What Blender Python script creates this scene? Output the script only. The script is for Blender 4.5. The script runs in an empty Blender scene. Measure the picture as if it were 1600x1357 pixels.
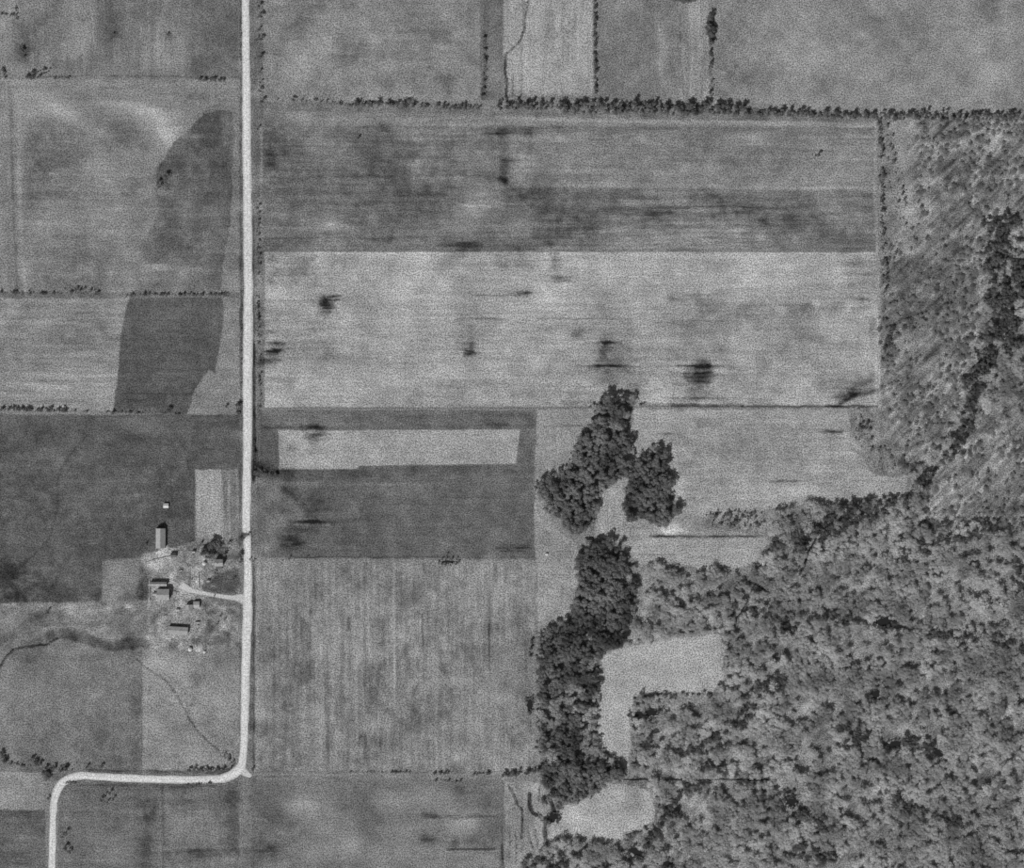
import bpy, math, random
import numpy as np
from mathutils import Vector

S = bpy.context.scene
C = S.collection
R = math.radians
M_PX = 0.8                                   # metres on the ground per photograph pixel

# ------------------------------------------------------------------ camera, sky, sun, exposure
ALT = 4000.0
cam_d = bpy.data.cameras.new('camera')
cam = bpy.data.objects.new('camera', cam_d)
C.objects.link(cam)
cam.location = (0, 0, ALT)
cam.rotation_euler = (0, 0, 0)
cam_d.sensor_width = 36
cam_d.lens = 36 * ALT / (1600 * M_PX)
cam_d.clip_start = 10
cam_d.clip_end = 60000
S.camera = cam

SUN_AZ, SUN_EL = 211.0, 41.0                 # compass bearing of the sun (north is up the picture)
w = bpy.data.worlds.new('World')
S.world = w
w.use_nodes = True
nt = w.node_tree
bg = nt.nodes['Background']
sky = nt.nodes.new('ShaderNodeTexSky')
sky.sky_type = 'NISHITA'
sky.sun_disc = False
sky.sun_elevation = R(SUN_EL)
sky.sun_rotation = R(SUN_AZ)
bw = nt.nodes.new('ShaderNodeRGBToBW')       # black-and-white film: the sky carries no colour
nt.links.new(sky.outputs[0], bw.inputs[0])
nt.links.new(bw.outputs[0], bg.inputs[0])
bg.inputs[1].default_value = 0.065
sl = bpy.data.lights.new('sun', 'SUN')
sl.energy = 3.9
sl.angle = R(0.5)
sl.color = (1, 1, 1)
sun = bpy.data.objects.new('sun', sl)
C.objects.link(sun)
d = Vector((math.sin(R(SUN_AZ)) * math.cos(R(SUN_EL)), math.cos(R(SUN_AZ)) * math.cos(R(SUN_EL)), math.sin(R(SUN_EL))))
sun.rotation_euler = d.to_track_quat('Z', 'Y').to_euler()
sun.location = d * 500
S.view_settings.view_transform = 'Standard'
S.view_settings.look = 'None'
S.view_settings.gamma = 1
S.view_settings.exposure = 0.0
S.cycles.max_bounces = 6
S.cycles.diffuse_bounces = 4
S.cycles.filter_width = 1.9

K = 1.02          # radiance of a white level sheet under this sun and sky
rng = np.random.default_rng(7)
random.seed(7)


def lin(v):
    v = np.clip(np.asarray(v, dtype=np.float64), 0, 255) / 255
    return np.where(v <= 0.04045, v / 12.92, ((v + 0.055) / 1.055) ** 2.4)


def alb(v):
    return float(lin(v)) / K


def W(px, py, z=0.0):
    return Vector(((px - 800) * M_PX, (678.5 - py) * M_PX, z))


# ------------------------------------------------------------------ materials
def new_mat(name, rough=0.95):
    m = bpy.data.materials.new(name)
    m.use_nodes = True
    b = m.node_tree.nodes['Principled BSDF']
    b.inputs['Roughness'].default_value = rough
    b.inputs['Specular IOR Level'].default_value = 0.12
    return m, m.node_tree, b


def grey(name, v, var=0.25, scale=0.9, detail=2.0, rough=0.95, stretch=None):
    """grey surface with a procedural mottling in object space"""
    m, t, b = new_mat(name, rough)
    tc = t.nodes.new('ShaderNodeNewGeometry')
    mp = t.nodes.new('ShaderNodeMapping')
    if stretch:
        mp.inputs['Scale'].default_value = stretch
    n = t.nodes.new('ShaderNodeTexNoise')
    n.inputs['Scale'].default_value = scale
    n.inputs['Detail'].default_value = detail
    mr = t.nodes.new('ShaderNodeMapRange')
    a = alb(v)
    mr.inputs['From Min'].default_value = 0.25
    mr.inputs['From Max'].default_value = 0.75
    mr.inputs['To Min'].default_value = a * (1 - var)
    mr.inputs['To Max'].default_value = a * (1 + var)
    t.links.new(tc.outputs['Position'], mp.inputs[0])
    t.links.new(mp.outputs[0], n.inputs['Vector'])
    t.links.new(n.outputs['Fac'], mr.inputs['Value'])
    t.links.new(mr.outputs[0], b.inputs['Base Color'])
    return m


def soil_material(name, attr=True, grain=1.5):
    m, t, b = new_mat(name, 1.0)
    b.inputs['Specular IOR Level'].default_value = 0.0
    g = t.nodes.new('ShaderNodeNewGeometry')
    at = t.nodes.new('ShaderNodeAttribute')
    at.attribute_name = 'tone'
    n1 = t.nodes.new('ShaderNodeTexNoise')
    n1.inputs['Scale'].default_value = 0.75
    n1.inputs['Detail'].default_value = 1.0
    n1.inputs['Roughness'].default_value = 0.6
    mr = t.nodes.new('ShaderNodeMapRange')
    mr.inputs['From Min'].default_value = 0.2
    mr.inputs['From Max'].default_value = 0.8
    mr.inputs['To Min'].default_value = 1 - grain
    mr.inputs['To Max'].default_value = 1 + grain
    mul = t.nodes.new('ShaderNodeMath')
    mul.operation = 'MULTIPLY'
    t.links.new(g.outputs['Position'], n1.inputs['Vector'])
    t.links.new(n1.outputs['Fac'], mr.inputs['Value'])
    t.links.new(mr.outputs[0], mul.inputs[0])
    t.links.new(at.outputs['Fac'], mul.inputs[1])
    t.links.new(mul.outputs[0], b.inputs['Base Color'])
    return m


SOIL = soil_material('soil_and_crop')
GRAVEL = soil_material('gravel', grain=0.7)


# ------------------------------------------------------------------ mesh helpers
def mesh_np(name, V, F, mat, n=4, smooth=False):
    me = bpy.data.meshes.new(name)
    V = np.asarray(V, dtype=np.float32)
    F = np.asarray(F, dtype=np.int32)
    me.vertices.add(len(V))
    me.vertices.foreach_set('co', V.ravel())
    me.loops.add(F.size)
    me.loops.foreach_set('vertex_index', F.ravel())
    me.polygons.add(len(F))
    me.polygons.foreach_set('loop_start', np.arange(0, F.size, n, dtype=np.int32))
    me.polygons.foreach_set('loop_total', np.full(len(F), n, dtype=np.int32))
    me.update(calc_edges=True)
    if mat:
        me.materials.append(mat)
    return me


def put(name, me, parent=None, loc=(0, 0, 0), rz=0.0, scale=None):
    o = bpy.data.objects.new(name, me)
    C.objects.link(o)
    o.location = loc
    o.rotation_euler = (0, 0, rz)
    if scale:
        o.scale = scale
    if parent:
        o.parent = parent
    return o


def tag(o, label=None, cat=None, group=None, kind=None):
    if label: o['label'] = label
    if cat: o['category'] = cat
    if group: o['group'] = group
    if kind: o['kind'] = kind
    return o


class MB:
    """collects boxes, prisms and polygons into one mesh"""
    def __init__(s): s.v = []; s.f = []
    def add(s, vs, fs):
        k = len(s.v); s.v += [tuple(x) for x in vs]; s.f += [tuple(i + k for i in f) for f in fs]; return s
    def box(s, x0, x1, y0, y1, z0, z1):
        return s.add([(x0, y0, z0), (x1, y0, z0), (x1, y1, z0), (x0, y1, z0), (x0, y0, z1), (x1, y0, z1), (x1, y1, z1), (x0, y1, z1)],
                     [(0, 3, 2, 1), (4, 5, 6, 7), (0, 1, 5, 4), (1, 2, 6, 5), (2, 3, 7, 6), (3, 0, 4, 7)])
    def tube(s, pts, radii, n=7):
        ring = []
        for i, (p, r) in enumerate(zip(pts, radii)):
            p = Vector(p)
            dirv = (Vector(pts[min(i + 1, len(pts) - 1)]) - Vector(pts[max(i - 1, 0)])).normalized()
            a = dirv.orthogonal().normalized(); b = dirv.cross(a)
            ring.append([p + (a * math.cos(2 * math.pi * k / n) + b * math.sin(2 * math.pi * k / n)) * r for k in range(n)])
        vs = [q for rg in ring for q in rg]
        fs = []
        for i in range(len(ring) - 1):
            for k in range(n):
                fs.append((i * n + k, i * n + (k + 1) % n, (i + 1) * n + (k + 1) % n, (i + 1) * n + k))
        fs.append(tuple(range(n))[::-1]); fs.append(tuple((len(ring) - 1) * n + k for k in range(n)))
        return s.add(vs, fs)
    def mesh(s, name, mat):
        me = bpy.data.meshes.new(name); me.from_pydata(s.v, [], s.f); me.update(); me.materials.append(mat); return me
    def build(s, name, mat, parent=None, **k):
        return put(name, s.mesh(name, mat), parent, **k)


# ------------------------------------------------------------------ noise on a regular grid
def vnoise(shape, cy, cx, seed):
    r = np.random.default_rng(seed)
    H, Wd = shape
    gh, gw = int(H / cy) + 3, int(Wd / cx) + 3
    g = r.random((gh, gw)).astype(np.float32) * 2 - 1
    y = np.arange(H) / cy + r.random(); x = np.arange(Wd) / cx + r.random()
    yi = y.astype(int); xi = x.astype(int)
    fy = (y - yi); fx = (x - xi)
    fy = (fy * fy * (3 - 2 * fy)).astype(np.float32)[:, None]; fx = (fx * fx * (3 - 2 * fx)).astype(np.float32)[None, :]
    yi = np.minimum(yi, gh - 2); xi = np.minimum(xi, gw - 2)
    a = g[yi][:, xi]; b = g[yi][:, xi + 1]; c = g[yi + 1][:, xi]; e = g[yi + 1][:, xi + 1]
    return (a * (1 - fx) + b * fx) * (1 - fy) + (c * (1 - fx) + e * fx) * fy


def fbm(shape, c, seed, octv=4, gain=0.55, ay=1.0, ax=1.0):
    out = np.zeros(shape, np.float32); amp = 1.0; tot = 0
    for o in range(octv):
        cc = max(c / 2 ** o, 1.01)
        out += amp * vnoise(shape, max(cc * ay, 1.01), max(cc * ax, 1.01), seed * 17 + o)
        tot += amp * amp; amp *= gain
    return out / math.sqrt(tot) * 1.8


# ------------------------------------------------------------------ the land as a canvas of surface tones
ST = 1.25                                    # grid step in photograph pixels = 1 m
X0, X1, Y0, Y1 = -60.0, 1660.0, -60.0, 1417.5
NX = int(round((X1 - X0) / ST)) + 1
NY = int(round((Y1 - Y0) / ST)) + 1
gx = (X0 + np.arange(NX) * ST).astype(np.float32)
gy = (Y0 + np.arange(NY) * ST).astype(np.float32)
SH = (NY, NX)
T = np.full(SH, 120.0, np.float32)
Zm = np.zeros(SH, np.float32)
ID = np.zeros(SH, np.int16)
N_BIG = fbm(SH, 60, 1)                       # blotches
N_MED = fbm(SH, 18, 2, 3)
N_FIN = fbm(SH, 5, 3, 2)
N_M2 = fbm(SH, 11, 14, 3, 0.8)
N_H = fbm(SH, 90, 4, 4, 0.7, ay=0.035) * 0.6 + fbm(SH, 40, 5, 3, 0.7, ay=0.09) * 0.6 + vnoise(SH, 1.3, 45, 51) * 0.9 * np.clip(0.5 + fbm(SH, 50, 53, 3), 0, 1.6)
N_V = vnoise(SH, 40, 1.3, 52) * 0.7 * np.clip(0.5 + fbm(SH, 50, 54, 3), 0, 1.6) + fbm(SH, 90, 6, 4, 0.7, ax=0.035) * 0.5 + fbm(SH, 40, 8, 3, 0.7, ax=0.09) * 0.6
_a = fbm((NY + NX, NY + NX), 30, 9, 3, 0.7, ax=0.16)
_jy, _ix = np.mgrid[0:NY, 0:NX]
N_D = _a[np.clip((NX - _ix + _jy) * 0.72, 0, NY + NX - 1).astype(int), np.clip((_ix + _jy) * 0.72, 0, NY + NX - 1).astype(int)]  # slanting streaks: tree shade painted into the ground tone, also tree density
WX = fbm(SH, 12, 11, 3); WY = fbm(SH, 12, 12, 3)


def win(xa, xb, ya, yb):
    i0 = max(int((xa - X0) / ST), 0); i1 = min(int((xb - X0) / ST) + 2, NX)
    j0 = max(int((ya - Y0) / ST), 0); j1 = min(int((yb - Y0) / ST) + 2, NY)
    if i1 <= i0 or j1 <= j0: return None
    return slice(j0, j1), slice(i0, i1)


def seg_d(Xg, Yg, a, b):
    ax, ay = a; bx, by = b
    dx, dy = bx - ax, by - ay
    L = dx * dx + dy * dy + 1e-9
    t = np.clip(((Xg - ax) * dx + (Yg - ay) * dy) / L, 0, 1)
    return np.hypot(Xg - ax - t * dx, Yg - ay - t * dy)


def poly_mask(pts, feather=1.5, wob=0.8):
    xs = [p[0] for p in pts]; ys = [p[1] for p in pts]
    wn = win(min(xs) - 6 - feather, max(xs) + 6 + feather, min(ys) - 6 - feather, max(ys) + 6 + feather)
    if wn is None: return None, None
    Xg = gx[wn[1]][None, :] + WX[wn] * wob; Yg = gy[wn[0]][:, None] + WY[wn] * wob
    inside = np.zeros(Xg.shape, bool); dist = np.full(Xg.shape, 1e9, np.float32)
    for i in range(len(pts)):
        a = pts[i]; b = pts[(i + 1) % len(pts)]
        dist = np.minimum(dist, seg_d(Xg, Yg, a, b))
        if a[1] != b[1]:
            c = ((a[1] > Yg) != (b[1] > Yg)) & (Xg < (b[0] - a[0]) * (Yg - a[1]) / (b[1] - a[1]) + a[0])
            inside ^= c
    sd = np.where(inside, dist, -dist)
    m = np.clip(sd / feather * 0.5 + 0.5, 0, 1)
    return wn, m * m * (3 - 2 * m)


def fill(pts, v, feather=1.2, wob=0.8, big=6, med=3, fin=3, h=0, vv=0, fid=None, keep=0.0, dg=0):
    wn, m = poly_mask(pts, feather, wob)
    if wn is None: return
    val = v + big * N_BIG[wn] + med * 1.5 * N_MED[wn] + (0.5 * fin + 3.0) * N_M2[wn] + fin * N_FIN[wn] + h * N_H[wn] + vv * N_V[wn] + dg * N_D[wn]  # last term paints slanting tree-shadow streaks into the tone
    T[wn] = T[wn] * (1 - m * (1 - keep)) + val * m * (1 - keep)
    if fid is not None:
        ID[wn] = np.where(m > 0.5, fid, ID[wn])


def blob(cx, cy, rx, ry, dv, rot=0, rag=0.35, hard=1.0):
    """a soft ragged patch, dv lighter or darker than the soil round it"""
    dv *= 1.4 if dv < -30 else 1.25
    r = max(rx, ry) * 2.4
    wn = win(cx - r, cx + r, cy - r, cy + r)
    if wn is None: return
    Xg = gx[wn[1]][None, :] - cx; Yg = gy[wn[0]][:, None] - cy
    c, s = math.cos(R(rot)), math.sin(R(rot))
    u = (Xg * c + Yg * s) / rx; q = (-Xg * s + Yg * c) / ry
    rr = np.sqrt(u * u + q * q) + rag * (N_MED[wn] * 0.6 + N_FIN[wn] * 0.4)
    rr = np.maximum(rr, 0)
    T[wn] += dv * np.exp(-(rr ** (2.0 * hard)))


def line(pts, hw, dv, feather=1.0, wob=0.6, z=0.0, broken=0.0, seed=0):
    xs = [p[0] for p in pts]; ys = [p[1] for p in pts]
    wn = win(min(xs) - hw * 3 - 8, max(xs) + hw * 3 + 8, min(ys) - hw * 3 - 8, max(ys) + hw * 3 + 8)
    if wn is None: return
    Xg = gx[wn[1]][None, :] + WX[wn] * wob; Yg = gy[wn[0]][:, None] + WY[wn] * wob
    dist = np.full(Xg.shape, 1e9, np.float32)
    for a, b in zip(pts[:-1], pts[1:]):
        dist = np.minimum(dist, seg_d(Xg, Yg, a, b))
    m = np.clip((hw + feather - dist) / (feather + 1e-6), 0, 1)
    if z: Zm[wn] = np.minimum(Zm[wn], -z * m)
    if broken:
        m = m * np.clip(1 - broken * (0.5 + 0.8 * N_MED[wn]), 0, 1)
    T[wn] += dv * m


def rect(x0, y0, x1, y1): return [(x0, y0), (x1, y0), (x1, y1), (x0, y1)]


_hr = random.Random(5)
def hstain(cx, cy, w, h, dv, dens=1.0, vert=False):
    """a damp patch worked into streaks by the plough: many short dashes thinning out from its middle"""
    n = max(3, int(1.5 * h * dens))
    for _ in range(n):
        y = cy + _hr.gauss(0, 0.45) * h; x = cx + _hr.gauss(0, 0.35) * w
        L = w * _hr.uniform(0.25, 0.8) * max(0.25, 1 - abs(y - cy) / h * 0.6)
        line([(x - L / 2, y), (x + L / 2, y + _hr.uniform(-.4, .4))], _hr.uniform(0.4, 1.1), dv * _hr.uniform(0.25, 0.6) * (0.75 if w > 90 else 1), feather=1.2, broken=0.2)


FIELDS = {}
PEND_ST = []
def field(fid, name, label, pts, v, **k):
    FIELDS[fid] = (name, label)
    fill(pts, v, fid=fid, **k)


# ---- west of the road
field(1, 'pasture', 'mottled grey pasture in the top left corner, west of the gravel road', rect(-80, -80, 373, 124), 112, big=6, med=4, fin=3, vv=6)
blob(5, 60, 16, 55, 24); blob(120, 20, 26, 60, 22, rot=4); blob(128, 62, 20, 26, 12); blob(240, 70, 60, 40, 16); blob(225, 105, 80, 14, 10)
blob(185, 20, 50, 35, -12); blob(320, 40, 18, 80, -8); blob(100, 100, 45, 14, -14); blob(300, 108, 40, 10, -8); blob(60, 40, 35, 45, -6)
blob(35, 80, 9, 12, -22); blob(178, 53, 8, 6, -16); blob(263, 55, 6, 7, -26); blob(45, 108, 50, 9, 10)
fill(rect(-80, 124, 373, 137), 128, big=3, h=6)
fill(rect(298, -80, 373, 117), 101, feather=3, big=4, med=3, keep=0.3)
fill([(100, -80), (150, -80), (140, 90), (100, 85)], 128, feather=6, keep=0.5)
line([(-60, 121), (60, 122), (120, 118), (373, 121)], 0.7, -22, broken=0.5)
line([(-60, 136), (373, 137)], 0.6, -16, broken=0.6)
field(2, 'hay_field', 'large mottled hay field with pale swirls west of the gravel road', rect(17, 137, 373, 457), 121, big=5, med=3, fin=3, h=5)
for a in ((60, 158, 55, 20, 14, 10), (105, 180, 50, 12, 22, 35), (200, 168, 60, 10, 20, 10), (245, 190, 42, 20, 26, 40), (262, 215, 20, 22, 20, 50),
          (30, 230, 8, 90, 14, 0), (150, 270, 40, 26, 8, 20), (60, 290, 50, 10, 8, 0), (190, 250, 60, 14, 5, 0), (60, 350, 40, 22, 8, 0), (120, 375, 60, 20, 7, 0), (190, 340, 60, 20, 9, 0),
          (35, 425, 8, 26, 16, -15)):
    blob(a[0], a[1], a[2], a[3], a[4], rot=a[5])
for a in ((80, 240, 45, 40, -15, 0), (150, 150, 40, 10, -8, 0), (120, 155, 30, 8, -8, 10), (190, 205, 35, 16, -14, 25), (160, 220, 40, 12, -10, 20), (200, 290, 45, 12, -9, 0), (290, 150, 50, 8, -8, 0),
          (130, 305, 60, 8, -6, 0), (110, 370, 30, 10, -6, 0), (140, 402, 35, 10, -10, 0), (140, 440, 40, 12, -10, 0)):
    blob(a[0], a[1], a[2], a[3], a[4], rot=a[5])
field(3, 'crop_field', 'dark curved strip of crop beside the gravel road, north of the brushy fence line',
      [(364, 178), (345, 172), (320, 176), (302, 196), (288, 212), (270, 224), (260, 244), (250, 258), (244, 272), (243, 296), (246, 330), (232, 360), (218, 388), (214, 410), (212, 457), (330, 457), (345, 455), (350, 400), (361, 350), (364, 250)],
      93, big=5, med=5, fin=4, h=4, wob=1.6)
fill([(200, 320), (300, 300), (352, 300), (345, 457), (200, 457)], 113, feather=26, big=4, med=5, h=4, keep=0.5)
fill([(205, 340), (244, 330), (240, 380), (225, 457), (195, 457)], 118, feather=9, big=4, med=5, keep=0.45)
blob(330, 210, 22, 34, -9, rot=20); blob(292, 262, 36, 8, -8); blob(260, 380, 30, 20, -6); blob(335, 300, 25, 60, 4); blob(310, 245, 40, 20, 5)
for a in ((250, 418, 16, 6, 30), (288, 428, 9, 9, 22), (305, 421, 18, 3, 18), (235, 436, 22, 4, 16), (325, 388, 14, 8, 8)):
    blob(*a)
blob(258, 282, 14, 12, -26); blob(256, 302, 15, 5, 22); blob(243, 420, 40, 10, 8)
fill([(364, 300), (378, 250), (378, 457), (344, 457), (351, 400), (361, 350)], 122, big=4, h=3)
blob(364, 232, 5, 26, 20, rot=5)
field(4, 'field_strip', 'narrow grey field strip along the left edge, west of a faint fence line', rect(-80, 131, 15, 457), 126, big=4, med=3, vv=6)
line([(16, 128), (20, 300), (27, 457)], 1.6, -18, broken=0.5); line([(29, 250), (33, 380), (40, 457)], 2.5, 14, broken=0.4)
fill(rect(-80, 457, 373, 466), 108, big=3)
field(5, 'stubble_field', 'pale streaked stubble field at the left edge, between the two brushy fence lines',
      [(-80, 466), (208, 466), (196, 500), (188, 545), (182, 600), (176, 641), (-80, 641)], 132, big=6, med=3, h=8)
blob(60, 600, 90, 30, 10); blob(150, 590, 40, 30, 8); blob(140, 520, 40, 30, -8); blob(60, 500, 50, 12, 5); blob(20, 560, 30, 8, -6)
line([(-60, 612), (110, 612)], 0.8, -16, broken=0.4); line([(-60, 477), (120, 479)], 0.7, -10, broken=0.5)
field(6, 'plowed_field', 'dark plowed field beside the gravel road, between the two brushy fence lines',
      [(203, 466), (195, 490), (190, 520), (186, 560), (183, 600), (176, 645), (292, 648), (305, 610), (322, 582), (326, 578), (337, 583), (345, 525), (352, 495), (345, 466)], 86, big=3, med=2, h=4, feather=0.9)
blob(230, 625, 35, 12, -9); line([(185, 615), (300, 616)], 0.7, -10); blob(250, 500, 50, 20, 6)
field(7, 'pasture', 'pale wedge of pasture between the dark plowed field and the gravel road',
      [(352, 466), (378, 466), (378, 648), (292, 648), (305, 612), (324, 583), (338, 585), (346, 525)], 128, big=4, h=5, feather=0.9)
field(8, 'plowed_field', 'large dark plowed field at the left, northwest of the farmstead', [(-80, 648), (378, 648), (378, 738), (304, 738), (304, 845), (232, 872), (160, 878), (160, 940), (-80, 944)], 86, big=5, med=3, fin=4, h=3)
for a in ((210, 660, 35, 12, 14), (60, 655, 60, 12, 8), (15, 670, 20, 12, 8), (228, 672, 16, 8, 12), (150, 750, 60, 50, 5), (50, 760, 45, 50, -4), (60, 700, 40, 20, 5), (95, 720, 8, 10, 14), (90, 838, 14, 18, 16),
          (110, 905, 12, 10, 12), (25, 868, 16, 8, 14), (10, 905, 40, 40, -22), (70, 930, 90, 12, -14), (200, 845, 30, 10, -8), (150, 845, 50, 6, 5), (145, 848, 8, 5, 10), (85, 740, 12, 30, -8), (258, 700, 9, 30, 6)):
    blob(*a)
line([(138, 680), (110, 710), (92, 745), (90, 790), (80, 835), (60, 862), (25, 890)], 1.6, -12, broken=0.3)
line([(190, 670), (218, 685), (232, 694), (300, 699), (330, 702)], 1.3, -10, broken=0.4)
line([(254, 655), (254, 730)], 1.2, 9, broken=0.4); line([(250, 740), (250, 775), (258, 785)], 1, -9); line([(266, 738), (270, 790)], 1, -9)
for i, yy in enumerate((785, 812, 830)): line([(-60, yy), (230, yy - 2)], 1.2, -5, broken=0.5)
field(9, 'garden_plot', 'pale rectangular plot of bare soil just north of the farm, beside the road', [(305, 735), (346, 735), (350, 790), (350, 850), (325, 856), (308, 840), (306, 780)], 142, big=4, vv=8, feather=1.0)
blob(310, 790, 3, 50, 14); blob(335, 800, 8, 50, 6)
fill([(346, 735), (378, 735), (378, 862), (348, 855), (350, 790)], 116, big=4, vv=10)
line([(351, 745), (351, 800)], 2, -16, broken=0.4); line([(304, 735), (304, 845)], 1, -10); line([(305, 735), (378, 735)], 1.2, 14)
line([(362, 740), (362, 850)], 2, -12, broken=0.5)

# farm yard and lots
field(10, 'farmyard', 'trampled pale farmyard of bare earth around the barns', [(222, 868), (262, 855), (305, 852), (345, 848), (379, 858), (379, 1010), (300, 1016), (228, 1012), (224, 945), (232, 905), (215, 885)], 127, big=6, med=12, fin=12, wob=2)
for a in ((236, 880, 22, 12, 30), (252, 862, 14, 10, 18), (225, 885, 18, 8, 14), (290, 918, 18, 12, 18), (278, 890, 22, 14, 8), (250, 935, 16, 12, 18), (262, 960, 24, 12, 12), (296, 965, 18, 10, 12), (255, 985, 14, 10, 8), (275, 940, 10, 8, 12), (240, 918, 8, 10, 22),
          (275, 996, 30, 8, 8), (355, 985, 18, 18, 16), (345, 965, 18, 16, -8), (320, 990, 18, 14, -12), (330, 940, 24, 8, -6), (305, 1003, 60, 5, -18)):
    blob(*a)
for k in range(130):
    blob(_hr.uniform(226, 378), _hr.uniform(856, 1010), _hr.uniform(1.2, 4), _hr.uniform(1.2, 3), _hr.choice((-1, -1, 1)) * _hr.uniform(8, 20), rot=_hr.uniform(0, 180))
fill([(331, 905), (345, 895), (368, 888), (379, 892), (379, 912), (368, 925), (345, 928), (318, 924), (312, 915)], 82, big=4, med=5, feather=5)
blob(335, 895, 20, 14, -14); blob(325, 860, 26, 16, -14); blob(318, 880, 14, 14, 8); blob(345, 890, 16, 8, 6); blob(333, 916, 6, 3, 26); blob(365, 875, 12, 12, -8)
field(11, 'cattle_lot', 'light grey fenced lot directly west of the main barn', [(160, 876), (218, 870), (233, 905), (233, 936), (163, 941)], 124, big=6, med=5, feather=2)
blob(190, 890, 22, 10, 8); blob(225, 922, 9, 22, -42); blob(205, 935, 30, 7, -18); blob(163, 900, 4, 20, -8); line([(234, 905), (234, 945)], 0.9, 26)
line([(160, 876), (218, 870)], 0.8, -12); line([(160, 905), (162, 940)], 0.8, 10)
# creek meadow
field(12, 'meadow', 'rough meadow with a curving dark swale, below the dark field at left', [(-80, 944), (160, 941), (232, 940), (228, 1012), (222, 1020), (140, 1014), (-80, 1020)], 112, big=5, med=6, fin=5, wob=1.5)
for a in ((112, 948, 10, 6, 36), (110, 958, 8, 5, 30), (60, 950, 40, 6, 16), (165, 952, 12, 6, 22), (200, 945, 16, 5, 18), (140, 955, 14, 5, 16), (10, 965, 20, 14, 14), (20, 985, 20, 10, 10), (160, 985, 22, 6, 14), (170, 975, 14, 10, 8), (215, 965, 12, 14, 10), (125, 975, 60, 5, -10),
          (60, 970, 20, 8, -8), (75, 956, 3, 3, -34), (227, 1000, 5, 12, 16)):
    blob(*a)
line([(78, 994), (100, 990), (128, 993), (148, 1003), (170, 1009), (200, 1007), (228, 1006)], 6.5, -34, feather=4, wob=1.5, broken=0.1)
line([(20, 1008), (45, 998), (75, 984), (110, 980), (145, 992), (175, 998)], 3, 14, feather=3, broken=0.3)
line([(0, 1042), (8, 1028), (20, 1016), (34, 1011), (50, 1010), (72, 1007), (88, 998)], 1.4, -46, z=0.6, broken=0.1)
line([(-60, 1005), (0, 1002), (30, 985), (55, 965), (70, 958)], 5, -16, feather=3)
field(13, 'pasture', 'grey pasture south of the curving swale at the left edge', [(-80, 1042), (-2, 1040), (16, 1018), (40, 1012), (140, 1014), (222, 1020), (222, 1203), (-80, 1198)], 113, big=6, med=3, fin=4, vv=2)
for a in ((40, 1085, 40, 20, 12), (110, 1060, 60, 22, 5), (60, 1110, 40, 12, 6), (130, 1150, 70, 25, -5), (212, 1120, 11, 80, -15), (175, 1190, 40, 10, -8), (10, 1050, 14, 10, 12), (90, 1030, 60, 6, -6), (20, 1140, 30, 20, 6), (178, 1137, 12, 12, -8), (45, 1035, 5, 4, -8)):
    blob(*a)
field(14, 'hay_field', 'pale hay field crossed by a thin diagonal ditch, south of the farmyard', [(223, 1014), (300, 1018), (378, 1012), (376, 1150), (374, 1185), (350, 1203), (223, 1203)], 134, big=5, med=3, fin=4)
for a in ((258, 1040, 34, 14, 10), (285, 1050, 14, 18, 14), (330, 1035, 40, 16, -12), (305, 1060, 14, 14, -16), (355, 1080, 18, 14, -5), (250, 1120, 22, 60, 3), (330, 1110, 35, 20, 4), (300, 1020, 70, 4, -8), (325, 1130, 20, 8, -8), (345, 1165, 20, 20, -5)):
    blob(*a)
line([(214, 1030), (230, 1043), (245, 1052), (262, 1066), (275, 1082), (288, 1105), (296, 1122), (308, 1140), (325, 1158), (345, 1176)], 1.0, -30, z=0.4, broken=0.3)
line([(225, 1182), (330, 1182)], 1, -14, broken=0.5); line([(222, 1020), (222, 1203)], 1, -8)
line([(-20, 1075), (0, 1042), (10, 1026), (20, 1016)], 1.8, -40, z=0.6)
for k in range(46):
    blob(_hr.uniform(0, 225), _hr.uniform(944, 966), _hr.uniform(2, 5), _hr.uniform(1.5, 3), _hr.uniform(-16, 30))
# south-west
fill([(-80, 1198), (370, 1205), (378, 1232), (-80, 1214)], 106, big=4, med=6)
field(15, 'hay_field', 'small pale field at the lower left edge, west of the road bend', [(-80, 1205), (62, 1207), (70, 1225), (68, 1264), (-80, 1266)], 136, big=5, med=3, h=4)
field(16, 'plowed_field', 'dark field in the bottom left corner, west of the gravel road', rect(-80, 1266, 71, 1440), 96, big=4, h=5)
line([(-60, 1268), (68, 1270)], 0.9, -18, broken=0.5); blob(30, 1275, 60, 5, -8)
field(17, 'plowed_field', 'dark field inside the bend of the gravel road at the bottom left', [(92, 1228), (110, 1222), (330, 1228), (398, 1224), (400, 1440), (90, 1440)], 103, big=6, med=3, h=5, vv=3)
for a in ((170, 1330, 45, 30, 12), (150, 1270, 40, 30, 4), (230, 1300, 12, 50, -20), (236, 1272, 8, 16, -10), (280, 1256, 14, 8, -12), (365, 1290, 12, 70, -18), (300, 1290, 40, 20, 5), (350, 1335, 60, 5, -16), (290, 1330, 26, 5, -18), (285, 1345, 14, 10, -10), (360, 1345, 20, 12, 12), (105, 1345, 8, 12, 14), (325, 1310, 28, 16, 5), (385, 1235, 16, 5, -8)):
    blob(*a)
line([(254, 1230), (256, 1270), (254, 1400)], 1.3, -20, broken=0.2); line([(264, 1232), (300, 1231)], 1.2, -20); line([(265, 1270), (310, 1271)], 0.9, -16, broken=0.4)
line([(276, 1330), (400, 1326)], 2, -14, broken=0.4)
line([(120, 1227), (335, 1229)], 1.3, -20, broken=0.4); line([(140, 1204), (370, 1208)], 1.3, -24, broken=0.5)
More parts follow.
